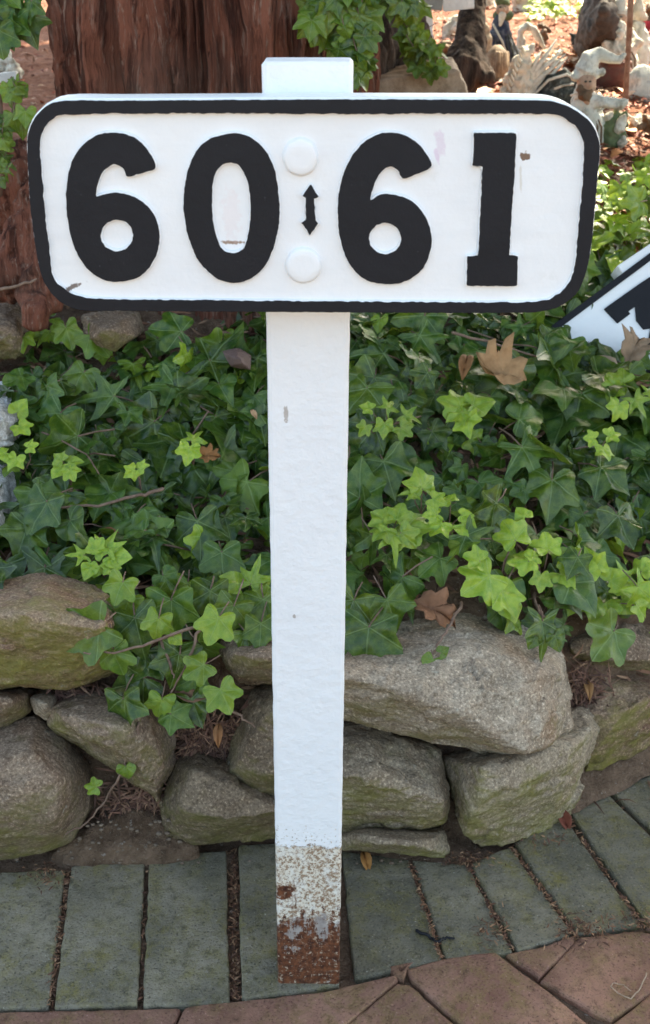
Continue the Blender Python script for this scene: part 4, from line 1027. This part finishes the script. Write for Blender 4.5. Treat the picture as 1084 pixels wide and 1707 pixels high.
def pebbles():
    r = random.Random(14); V, F = [], []
    for i in range(95):
        if i < 70: p = at_y(r.uniform(60, 330), r.uniform(1372, 1436), .20)+Vector((0, .005, 0))
        else: p = at_z(r.uniform(20, 740), r.gauss(1437, 4), .003)
        R_ = r.uniform(.0009, .0030)*(1.35 if i % 9 == 0 else 1); b0 = len(V)
        for u in range(5):
            for k in range(7):
                th = math.pi*(u+.5)/5; an = 2*math.pi*k/7; f = 1+r.uniform(-.2, .2)
                V.append(p+Vector((R_*1.3*f*math.sin(th)*math.cos(an), R_*f*math.sin(th)*math.sin(an), R_*.8*f*math.cos(th))))
        for u in range(4):
            for k in range(7): F.append((b0+u*7+k, b0+u*7+7+k, b0+u*7+7+(k+1) % 7, b0+u*7+(k+1) % 7))
        F.append(tuple(b0+k for k in range(7))); F.append(tuple(b0+28+k for k in range(7))[::-1])
    tag(mobj('pebbles', mesh_np(V, F), plain_dry('pebble', (.11, .075, .052), (.24, .185, .14)), smooth=True), 'small pebbles and grit on the soil at the foot of the stones', 'pebbles', kind='stuff')
pebbles()
def soil_strip():      # red-brown soil at the foot of the far right stones
    V, T = [], []; n_ = 30
    for i in range(n_+1):
        t_ = i/n_; px = 930+t_*260
        lo = at_z(px, 1366-(px-930)*.50+4, .004); hi = lo+Vector((0, .16, .075))
        for k in range(9):
            p = lo.lerp(hi, k/8); V.append((p.x, p.y, p.z+.006*noise.noise(p*40)))
    for i in range(n_):
        for k in range(8): a = i*9+k; T += [(a, a+9, a+10), (a, a+10, a+1)]
    tag(mobj('soil', fast_mesh(V, T, 'soil'), SOIL), kind='structure')
soil_strip()
# twigs
def twig(label, path, r0, mat=STEM):
    P = [at_y(*p) if len(p) == 3 else at_bank(p[0], p[1], .095) for p in path]; Q = []
    for i in range(len(P)-1):
        for k in range(5): Q.append(P[i].lerp(P[i+1], k/5)+rv(r0*.35))
    Q.append(P[-1]); b = Q[0].copy(); V, F = tube_data([q-b for q in Q], [r0*(1-.4*i/len(Q)) for i in range(len(Q))], 7)
    o = mobj('twig', mesh_np(V, F), mat); o.location = b; tag(o, label, 'twig')
twig('brown woody twig across the ivy left of the post', [(272, 815), (235, 825), (165, 843), (60, 848)], .0028)
twig('short arched twig in the dark ivy at upper left', [(70, 720), (105, 735), (145, 757), (165, 790)], .0016)
twig('grey twig resting against the tree below the board corner', [(-30, 492, .75), (30, 475, .75), (75, 462, .76)], .003)
twig('brown twig lying between the board and the large tan leaf', [(755, 555), (830, 575), (905, 597)], .0024)
twig('thin straw on the grey paver at the right edge', [(1012, 1328, .345), (1050, 1350, .33), (1084, 1382, .31)], .0012)
def at0(px, py): q = at_z(px, py, .003); return (px, py, q.y)
twig('looped pale straw on the red brick at the lower right', [at0(*p) for p in ((1078, 1622), (1066, 1650), (1052, 1665), (1030, 1655), (1018, 1644), (1024, 1638), (1040, 1642), (1052, 1652))], .0009, plain_dry('straw', (.26, .18, .12), (.44, .33, .24)))
twig('black curved strip of plastic across a paver joint', [at0(*p) for p in ((694, 1551), (715, 1560), (730, 1570), (742, 1563), (757, 1564))], .0022, BLACK)

# ------------------------------------------------------------------ fallen second sign at the right
pc = at_bank(1010, 580, .05)
pn = Vector((.05, -.80, .60)).normalized(); pu = Vector((.80, .0, 0)); 
def at_plane(px, py, o=0.0):
    d = ray(px, py); q = pc+pn*o; return CAM+d*((q-CAM).dot(pn)/d.dot(pn))
ex = (at_plane(1084, 427)-at_plane(921, 548)).normalized(); ey = pn.cross(ex).normalized()
if ey.z < 0: ey = -ey
M2 = Matrix((ex, ey, pn)).transposed().to_4x4(); M2.translation = pc
def l2(px, py):
    q = at_plane(px, py)-pc; return Vector((q.dot(ex), q.dot(ey)))
fs = thing('fallen_sign', pc, 'tilted white sign with black border half sunk in ivy at right edge', 'sign')
def slab2(name, loops, depth, z0, mat, bevel=.0006, parent=None):
    me = shape2d(loops, depth, bevel)
    me.transform(Matrix(((1, 0, 0, 0), (0, 0, 1, 0), (0, -1, 0, 0), (0, 0, 0, 1))))      # back to xy, front at z=+depth
    me.transform(Matrix.Translation((0, 0, z0)))
    me.transform(M2); return mobj(name, me, mat, parent)
A0, A1 = l2(918, 545), l2(1084, 423); L_ = .53; W_ = .165
bl = Vector((A0.x-.07, A0.y))
rr_ = [bl, bl+Vector((L_, 0)), bl+Vector((L_, -W_)), bl+Vector((0, -W_))]
rr_in = [bl+Vector((.012, -.011)), bl+Vector((L_-.012, -.011)), bl+Vector((L_-.012, -W_+.011)), bl+Vector((.012, -W_+.011))]
sb = slab2('sign_board', [round_poly(rr_, .18, 5)], .02, -.02, WHITE_P2, parent=fs)
slab2('black_border', [round_poly(rr_, .18, 5), round_poly(rr_in, .15, 5)], .0035, .0002, BLACK, parent=sb)
g7 = [(1006, 516), (1068, 472), (1100, 452), (1140, 500), (1125, 570), (1110, 600), (1078, 580), (1084, 548), (1072, 550), (1060, 535), (1058, 512), (1047, 520), (1050, 524), (1029, 540)]
slab2('numeral', [round_poly([l2(*p) for p in g7], .05, 2)], .003, .0003, BLACK, parent=sb)
slab2('post', [round_poly([l2(1029, 443), l2(1084, 406), l2(1150, 362), l2(1160, 376), l2(1090, 424), l2(1040, 458)], .06, 3)], .04, -.04, WHITE_P2, .002, fs)

Lc = Leaves(); rc = random.Random(21)
for i in range(75):
    t_ = rc.random(); px, py = 845+t_*215, 590+6*math.sin(t_*9)+rc.uniform(-14, 50)
    if t_ < .38: py -= 22*(.38-t_)/.38+rc.uniform(0, 22)
    if t_ > .75: py += 8
    Lc.add(at_plane(px, py, .012+rc.random()*.02), pn+rv(.3, rc)+Vector((0, 0, .2)), RT*rc.gauss(0, .8)+UP*-.6, rc.uniform(.022, .042), rc.choice((0, 0, .1, .5)), None, True, rc)
tag(Lc.build('ivy'), 'ivy leaves growing over the sunk lower end of the fallen sign', 'ivy', kind='stuff')

# ------------------------------------------------------------------ garden ornaments in the background
CREAM = resin('crevice-shaded cream resin', (.46, .41, .32), (.70, .66, .58), (.12, .085, .05))
PALE = resin('pale grey resin', (.48, .48, .42), (.70, .70, .64), (.13, .12, .09))
BROWNR = resin('brown resin', (.10, .055, .03), (.20, .12, .07))
NAVY = resin('dark blue resin', (.02, .03, .06), (.05, .065, .11), (.16, .18, .2))
GREENR = resin('mossy green resin', (.06, .10, .05), (.14, .16, .07))
FLESH = resin('faded skin resin', (.42, .26, .18), (.52, .36, .26), (.20, .10, .06))
DARKR = resin('black glossy resin', (.015, .02, .02), (.04, .05, .045), (.25, .28, .27))
def folds(parent, cx, cy, wd, ht, Y, dy, num, mat, r0=.0028, seed=1):
    r = random.Random(seed); L1 = []
    for i in range(num):
        x0 = cx+wd*(i/(num-1)-.5); b0 = q(x0*.55+cx*.45, cy-ht/2, Y, dy*.6); b1 = q(x0+r.uniform(-1.5, 1.5), cy, Y, dy); b2 = q(x0+r.uniform(-3, 3), cy+ht/2, Y, dy*1.05)
        L1.append(([b0, b1, b2], [r0*.7, r0, r0*1.2]))
    tubes('drapery', L1, mat, parent, 6)
def face(parent, cx, cy, Y, dy):
    tubes('eye', [([q(cx-4.5, cy-2, Y, dy), q(cx-2.5, cy-2, Y, dy)], .0022), ([q(cx+3, cy-2, Y, dy), q(cx+5, cy-2, Y, dy)], .0022)], DARKR, parent, 6)
def fig(name, cx, cy, label, cat='figurine', group='garden ornaments on the mulch'):
    b = at_bank(cx, cy); t = thing(name, b, label, cat, group); return t, b.y
def q(px, py, Y, dy=0): return at_y(px, py, Y+dy)
# gnome with a long swept hat
t, Y = fig('gnome_figurine', 985, 245, 'grey gnome with long floppy hat swept to the right and one arm stretched out')
s = 1.0/860
blob('body', [([q(985, 240, Y), q(982, 205, Y), q(975, 170, Y), q(972, 145, Y)], [.030, .036, .030, .018]), ([q(975, 165, Y, -.01), q(1005, 170, Y, -.03), q(1035, 174, Y, -.035)], [.018, .013, .012]),
              ([q(1035, 174, Y, -.035), q(1043, 170, Y, -.035)], [.014, .009]), ([q(965, 165, Y), q(955, 195, Y, -.02)], [.016, .012])], PALE, t, .0035, 2, .003, 120)
blob('head', [([q(978, 150, Y, -.01), q(978, 132, Y, -.01)], [.020, .021]), ([q(984, 142, Y, -.03)], [.007]), ([q(975, 158, Y, -.02), q(980, 172, Y, -.03)], [.014, .006])], FLESH, t, .003, 1)
blob('hat', [([q(958, 128, Y), q(975, 120, Y), q(995, 124, Y)], [.012, .022, .012]), ([q(977, 118, Y), q(985, 98, Y), q(1000, 90, Y), q(1018, 97, Y), q(1033, 100, Y), q(1042, 90, Y)], [.027, .023, .016, .012, .009, .005]), ([q(1004, 120, Y, -.01)], [.008]), ([q(957, 128, Y, -.01)], [.008])], PALE, t, .003, 1)
V, F = [], []
for i in range(6):
    a_ = q(968+i*7, 152+i*6, Y, -.028); tube_data([a_+Vector((-.018, .01, -.01)), a_+Vector((0, -.004, 0)), a_+Vector((.018, .01, .008))], [.0025]*3, 5, V, F)
mobj('coat_folds', mesh_np(V, F), CREAM, t)
blob('beard', [([q(966, 146, Y, -.024), q(972, 158, Y, -.03), q(980, 166, Y, -.034), q(986, 150, Y, -.026)], [.008, .012, .008, .006])], BROWNR, t, .0025, 1, .003, 120)
face(t, 980, 138, Y, -.032); folds(t, 980, 212, 44, 52, Y, -.036, 7, BROWNR, .0022, 3)
t, Y = fig('cloak_ornament', 928, 175, 'shiny black bundled cloak ornament beside the outstretched gnome')
blob('cloak', [([q(893, 158, Y), q(915, 138, Y), q(940, 128, Y), q(958, 140, Y)], [.010, .020, .022, .016]), ([q(905, 160, Y), q(950, 158, Y)], [.022, .028])], DARKR, t, .003, 1, .006, 60)
tubes('piping', [([q(893, 155, Y, -.02), q(915, 133, Y, -.02), q(945, 124, Y, -.02), q(958, 132, Y, -.02)], .0035), ([q(925, 148, Y, -.028), q(940, 142, Y, -.028), q(956, 140, Y, -.02)], .003)], PALE, t)
t, Y = fig('clay_pot', 1022, 158, 'dark red round clay pot behind the swept hat of the gnome', 'pot')
V, F = [], []
c_ = q(1020, 158, Y, .05)
for i_ in range(13):
    h_, r_ = [(0, .030), (.012, .042), (.03, .05), (.05, .052), (.066, .046), (.075, .038), (.078, .043), (.086, .044), (.086, .037), (.07, .034), (.05, .040), (.02, .036), (.01, .001)][i_]
    for k_ in range(24): V.append(c_+Vector((r_*math.cos(k_*math.pi/12), r_*math.sin(k_*math.pi/12), h_)))
for i_ in range(12):
    for k_ in range(24): F.append((i_*24+k_, i_*24+(k_+1) % 24, i_*24+24+(k_+1) % 24, i_*24+24+k_))
mobj('pot', mesh_np(V, F), resin('dark red clay', (.09, .025, .018), (.16, .05, .035)), t)
# small stump figure under the arm
t, Y = fig('stump_ornament', 1022, 246, 'small mossy stump ornament under the outstretched arm of the gnome')
blob('stump', [([q(1018, 240, Y), q(1015, 205, Y)], [.026, .024]), ([q(1030, 235, Y), q(1040, 200, Y), q(1045, 186, Y)], [.016, .011, .006]), ([q(1028, 200, Y), q(1028, 184, Y)], [.012, .006])], GREENR, t, .003, 1, .006, 80)
blob('figure', [([q(1032, 215, Y, -.02), q(1040, 195, Y, -.02)], [.014, .009]), ([q(1036, 240, Y, -.02), q(1040, 230, Y, -.02)], [.012, .008]), ([q(1012, 196, Y, -.02), q(1020, 190, Y, -.02)], [.009, .007])], CREAM, t, .003, 1, .003, 120)
# winged dragon
t, Y = fig('dragon_figurine', 868, 175, 'cream winged dragon figurine with raised spiky wings behind the board')
blob('body', [([q(858, 175, Y), q(862, 140, Y), q(872, 105, Y), q(880, 88, Y), q(888, 76, Y)], [.040, .038, .024, .012, .007]), ([q(842, 160, Y), q(846, 125, Y)], [.014, .009]), ([q(878, 90, Y), q(868, 84, Y)], [.010, .006]), ([q(880, 170, Y), q(890, 140, Y)], [.018, .012])], CREAM, t, .0035, 1, .009, 70)
V, F = [], []
for (a, b_, c_) in (((888, 125), (908, 95), (928, 66)), ((888, 130), (915, 105), (940, 82)), ((890, 138), (918, 115), (942, 90)), ((892, 145), (920, 125), (945, 96)), ((886, 120), (896, 96), (902, 86))):
    tube_data([q(*a, Y), q(*b_, Y), q(*c_, Y, .02)], [.009, .006, .002], 6, V, F)
for i in range(9): tube_data([q(850+i*3, 150-i*8, Y, -.035), q(846+i*3, 140-i*8, Y, -.045)], [.004, .0015], 5, V, F)
mobj('wings', mesh_np(V, F), PALE, t)
# arched ornament
t, Y = fig('arched_ornament', 880, 105, 'white hooped handle-like ornament behind the dragon')
blob('hoop', [([q(866, 100, Y), q(866, 70, Y), q(868, 52, Y), q(878, 43, Y), q(890, 50, Y), q(898, 64, Y), q(908, 80, Y)], [.010, .010, .011, .012, .011, .009, .006]), ([q(870, 100, Y), q(872, 65, Y)], [.016, .008])], PALE, t, .003, 1, .003, 80)
# wizard with dark robe
t, Y = fig('wizard_figurine', 838, 120, 'hunched wizard figurine in a dark blue robe with a green hood')
blob('robe', [([q(848, 112, Y), q(838, 80, Y), q(832, 50, Y), q(832, 32, Y)], [.040, .036, .032, .018]), ([q(838, 55, Y), q(850, 78, Y), q(862, 92, Y)], [.022, .018, .014])], NAVY, t, .004, 1, .008, 45)
blob('head', [([q(838, 20, Y), q(838, 12, Y)], [.020, .020]), ([q(840, 16, Y, -.022)], [.007])], FLESH, t, .003, 1)
blob('hood', [([q(828, 26, Y, .01), q(838, 24, Y), q(850, 26, Y, .01)], [.015, .018, .015]), ([q(838, 5, Y, .005), q(842, -8, Y, .01)], [.024, .014])], GREENR, t, .003, 1)
blob('beard', [([q(838, 24, Y, -.02), q(834, 42, Y, -.03)], [.012, .005])], CREAM, t, .003, 1)
face(t, 838, 14, Y, -.021); folds(t, 838, 88, 50, 60, Y, -.04, 7, DARKR, .003, 5); tubes('trim', [([q(822, 40, Y, -.03), q(838, 70, Y, -.04), q(850, 108, Y, -.045)], .003)], PALE, t)
# driftwood post, striped log
t, Y = fig('driftwood', 808, 128, 'pale upright piece of driftwood beside the slim trunk')
blob('wood', [([q(815, 128, Y), q(812, 80, Y), q(806, 45, Y), q(801, 20, Y)], [.022, .018, .014, .009])], plain_dry('driftwood grain', (.22, .15, .10), (.52, .44, .33)), t, .003, 1, .007, 50)
t, Y = fig('bark_stump', 832, 140, 'ribbed brown bark stump below the wizard')
V, F = [], []
for i in range(9): tube_data([q(812+i*4.2, 140, Y, .012*abs(i-4)-.03), q(814+i*4, 112, Y, .012*abs(i-4)-.035), q(817+i*3.6, 88, Y, .012*abs(i-4)-.03)], [.0075, .007, .006], 7, V, F)
tube_data([q(829, 140, Y, .01), q(829, 90, Y, .01)], [.035, .03], 12, V, F)
mobj('bark', mesh_np(V, F), plain_dry('ribbed bark', (.10, .06, .035), (.32, .22, .14)), t)
# bearded gnome with two tone hat, upper right
t, Y = fig('gnome_figurine', 1030, 128, 'bearded gnome with a white pointed hat at the upper right behind the rusty stake')
blob('body', [([q(1036, 120, Y), q(1034, 90, Y), q(1030, 62, Y), q(1030, 45, Y)], [.050, .046, .040, .024]), ([q(1020, 55, Y), q(1012, 75, Y, -.03), q(1030, 88, Y, -.055)], [.020, .017, .014]), ([q(1045, 55, Y), q(1062, 72, Y, -.02), q(1042, 88, Y, -.05)], [.020, .017, .014])], CREAM, t, .004, 1, .006, 60)
blob('head', [([q(1032, 38, Y, -.01), q(1032, 28, Y, -.01)], [.022, .022]), ([q(1033, 34, Y, -.034)], [.007])], FLESH, t, .003, 1)
blob('hat', [([q(1022, 24, Y), q(1032, 22, Y), q(1044, 24, Y)], [.018, .026, .018]), ([q(1032, 18, Y), q(1034, 5, Y), q(1042, -10, Y)], [.026, .018, .006])], PALE, t, .003, 1)
blob('beard', [([q(1032, 42, Y, -.03), q(1030, 58, Y, -.045), q(1026, 76, Y, -.05)], [.020, .018, .007])], PALE, t, .003, 1, .005, 120)
face(t, 1032, 30, Y, -.032); folds(t, 1032, 98, 56, 44, Y, -.055, 8, BROWNR, .0024, 7)
t, Y = fig('gnome_figurine', 1064, 118, 'second white-hatted gnome turned away, right of the rusty stake')
blob('body', [([q(1066, 110, Y), q(1064, 70, Y), q(1062, 40, Y)], [.030, .034, .022])], PALE, t, .004, 1, .006, 60)
blob('hat', [([q(1052, 28, Y), q(1064, 24, Y), q(1076, 30, Y)], [.012, .022, .010]), ([q(1064, 20, Y), q(1066, 0, Y)], [.022, .010])], CREAM, t, .003, 1)
# rusty stake
t = thing('rusty_stake', at_bank(1043, 178), 'thin rusty vertical stake standing among the gnomes', 'stake')
Y = at_bank(1043, 178).y
tubes('rod', [([q(1042, 182, Y), q(1046, 110, Y), q(1050, 40, Y), q(1053, -30, Y)], [.008, .007, .008, .007])], plain_dry('rusty iron', (.16, .07, .04), (.32, .19, .13)), t, 8)
# white lumpy ornament, dark rocks, clutter
t, Y = fig('white_ornament', 1072, 165, 'white rounded lumpy ornament cut by the right edge')
blob('lump', [([q(1075, 155, Y), q(1070, 125, Y)], [.040, .034]), ([q(1082, 160, Y, -.02), q(1088, 140, Y, -.02)], [.026, .02]), ([q(1058, 158, Y), q(1055, 130, Y)], [.016, .014])], PALE, t, .004, 2, .006, 30)
rock([(975, 30, 2.6), (985, -30, 2.7), (1030, -40, 2.7), (1050, 20, 2.6), (1030, 60, 2.45), (992, 62, 2.45), (980, 50, 2.5)], [(1005, 20, 2.4)], 'dark brown boulder at the top, behind the bearded gnome', plain_dry('dark umber rock', (.035, .026, .022), (.085, .065, .055)), rough=.012, voxel=.008, group=None)
t, Y = fig('black_figurine', 965, 80, 'small black crouching figurine alone on the red mulch')
blob('body', [([q(960, 76, Y), q(958, 62, Y)], [.013, .014]), ([q(964, 66, Y), q(972, 58, Y), q(974, 52, Y)], [.012, .008, .004]), ([q(972, 78, Y), q(972, 66, Y)], [.009, .007]), ([q(955, 60, Y), q(950, 56, Y)], [.007, .005])], DARKR, t, .003, 1, .003, 120)
def knobby(cx, cy, sc, seed, mat, label, name='ornament'):
    t, Y = fig(name, cx, cy+14, label); r = random.Random(seed); L1 = []
    for i in range(9):
        a = (cx+r.uniform(-12, 12), cy+r.uniform(-16, 12)); b_ = (a[0]+r.uniform(-12, 12), a[1]+r.uniform(-14, 6))
        L1.append(([q(*a, Y, r.uniform(-.03, .03)), q(*b_, Y, r.uniform(-.03, .03))], [r.uniform(.008, .018)*sc, r.uniform(.005, .012)*sc]))
    L1.append(([q(cx, cy+14, Y), q(cx, cy-6, Y)], [.024*sc, .018*sc])); blob('body', L1, mat, t, .0035, 1, .005, 80)
knobby(1000, 75, .8, 1, BROWNR, 'brown knobbly ornament left of the bearded gnome')
knobby(750, 50, 1.2, 2, CREAM, 'ornate cream ornament beside the white boards', 'ornament')
knobby(745, 92, 1.0, 3, BROWNR, 'dark brown ornament below the ornate cream one')
knobby(763, 118, .8, 4, CREAM, 'small cream ornament at the foot of the slim trunk')
knobby(1078, 85, .9, 5, CREAM, 'small cream figure cluster at the right edge below the gnome hat')
knobby(905, 152, .6, 6, GREENR, 'little green ornament at the base of the dragon')
knobby(875, 8, 1.8, 7, CREAM, 'large pale lumpy ornament at the top behind the wizard')
knobby(812, 0, 1.6, 8, CREAM, 'pale grey ornament at the top edge left of the wizard')
knobby(12, 105, 1.0, 9, PALE, 'pale twisted ornament seen left of the cedar')
knobby(25, 118, .9, 12, CREAM, 'smaller cream ornament seen left of the cedar')
for i_, (cx, cy, sc, m_, lab) in enumerate((
    (800, 70, .6, CREAM, 'small cream ornament wedged between slim trunk and driftwood'), (868, 125, .5, BROWNR, 'tiny brown ornament half hidden by the dragon'),
    (905, 60, .55, BROWNR, 'little brown ornament on the mulch right of the white hoop'), (925, 105, .5, CREAM, 'little pale ornament between the dragon and the gnome hat'),
    (985, 215, .5, BROWNR, 'small brown ornament at the feet of the outstretched gnome'), (1062, 200, .55, CREAM, 'small pale ornament right of the mossy stump'),
    (1000, 58, .6, PALE, 'small grey ornament at the foot of the umber boulder'), (1080, 30, .8, BROWNR, 'brown ornament at the top right corner'),
    (770, 75, .6, BROWNR, 'dark ornament against the slim trunk'), (1085, 215, .7, BROWNR, 'brown lumpy ornament low at the right edge of the mulch'))):
    knobby(cx, cy, sc, 40+i_, m_, lab)
# white boards
WB = plain_dry('whitewashed board', (.60, .61, .60), (.72, .73, .72)); GB = plain_dry('grey board', (.18, .19, .18), (.28, .29, .27))
def boxo(name, pa, pb, th, h, mat, label, cat):
    a, b = Vector(pa), Vector(pb); d = (b-a); L1 = d.length; d.normalize(); up = Vector((0, .0, 1)); up = (up-d*up.dot(d)).normalized(); n_ = d.cross(up)
    bm = bmesh.new(); vs = []
    for i in range(9):
        for (u, v) in ((-1, -1), (1, -1), (1, 1), (-1, 1)):
            p = a+d*L1*i/8+n_*th*.5*u+up*h*.5*v+rv(.0006); vs.append(bm.verts.new(p-a))
    for i in range(8):
        for k in range(4): bm.faces.new((vs[i*4+k], vs[i*4+(k+1) % 4], vs[i*4+4+(k+1) % 4], vs[i*4+4+k]))
    bm.faces.new(vs[:4][::-1]); bm.faces.new(vs[-4:]); bmesh.ops.recalc_face_normals(bm, faces=bm.faces[:])
    bmesh.ops.bevel(bm, geom=[e for e in bm.edges if len(e.link_faces) == 2 and e.calc_face_angle(0) > .8], offset=.0015, segments=2, affect='EDGES')
    me = bpy.data.meshes.new(name); bm.to_mesh(me); bm.free(); o = mobj(name, me, mat, smooth=False); o.location = a; return tag(o, label, cat)
boxo('white_board', at_y(738, 2, 1.95), at_y(790, -4, 1.95), .02, .045, WB, 'white painted board at the top edge, right of the grey one', 'board')
boxo('grey_board', at_y(655, -2, 1.93), at_y(738, 6, 1.93), .02, .03, GB, 'grey weathered board at the top edge, left of the white one', 'board')
boxo('white_stake', at_y(712, 95, 1.99), at_y(708, -20, 1.99), .028, .03, WB, 'narrow pale upright stake under the grey board', 'stake')
boxo('white_plank', at_y(-60, 138, 1.5), at_y(30, 126, 1.5), .02, .018, WB, 'thin white plank lying left of the cedar', 'plank')
SAW = plain_dry('sawn log face', (.24, .165, .11), (.44, .33, .24))
lo = thing('split_log', at_bank(700, 160), 'pale split log lying behind the top edge of the board', 'log')
bm = bmesh.new(); Yl = 1.36
for p in [at_y(598, 158, Yl), at_y(605, 140, Yl), at_y(650, 128, Yl), at_y(740, 114, Yl), at_y(762, 114, Yl), at_y(780, 150, Yl), at_y(785, 190, Yl), at_y(600, 190, Yl)]:
    bm.verts.new(p); bm.verts.new(p+Vector((.0, .10, .012)))
bmesh.ops.convex_hull(bm, input=bm.verts[:]); me = bpy.data.meshes.new('l'); bm.to_mesh(me); bm.free(); me = remeshed(me, .005, 2)
displace(me, lambda c: .004*noise.noise(Vector((c.x*10, c.y*60, c.z*90))))
mobj('wood', me, SAW, lo)
# red azalea-like plant at the right edge, low green plants at the top
r8 = random.Random(8); Lf = Leaves()
for i in range(260):
    px, py = r8.uniform(875, 978), r8.uniform(-30, 38); p = at_bank(px, py)
    Lf.add(p+Vector((0, 0, r8.uniform(.01, .05))), Vector((0, -.4, .9))+rv(.3, r8), rv(1, r8), r8.uniform(.02, .035), r8.uniform(.5, 1), None, False, r8)
tag(Lf.build('ground_cover'), 'yellow-green sunlit ground cover at the top behind the red mulch', 'plants', kind='stuff')
PINK = plain_dry('crimson leaf', (.30, .04, .07), (.42, .09, .12))
rp = thing('red_plant', at_bank(1090, 75), 'crimson-leaved small plant at the right edge', 'plant'); V, T = [], []
b0 = at_bank(1090, 75)
for i in range(70):
    p = b0+Vector((r8.gauss(0, .04), r8.gauss(0, .03), r8.uniform(.0, .09))); a = rv(.03, r8); b_ = rv(.012, r8); k = len(V); V += [p, p+a*.5+b_, p+a, p+a*.5-b_]; T += [(k, k+1, k+2), (k, k+2, k+3)]
mobj('foliage', fast_mesh(np.array([tuple(v) for v in V]), T, 'f'), PINK, rp)
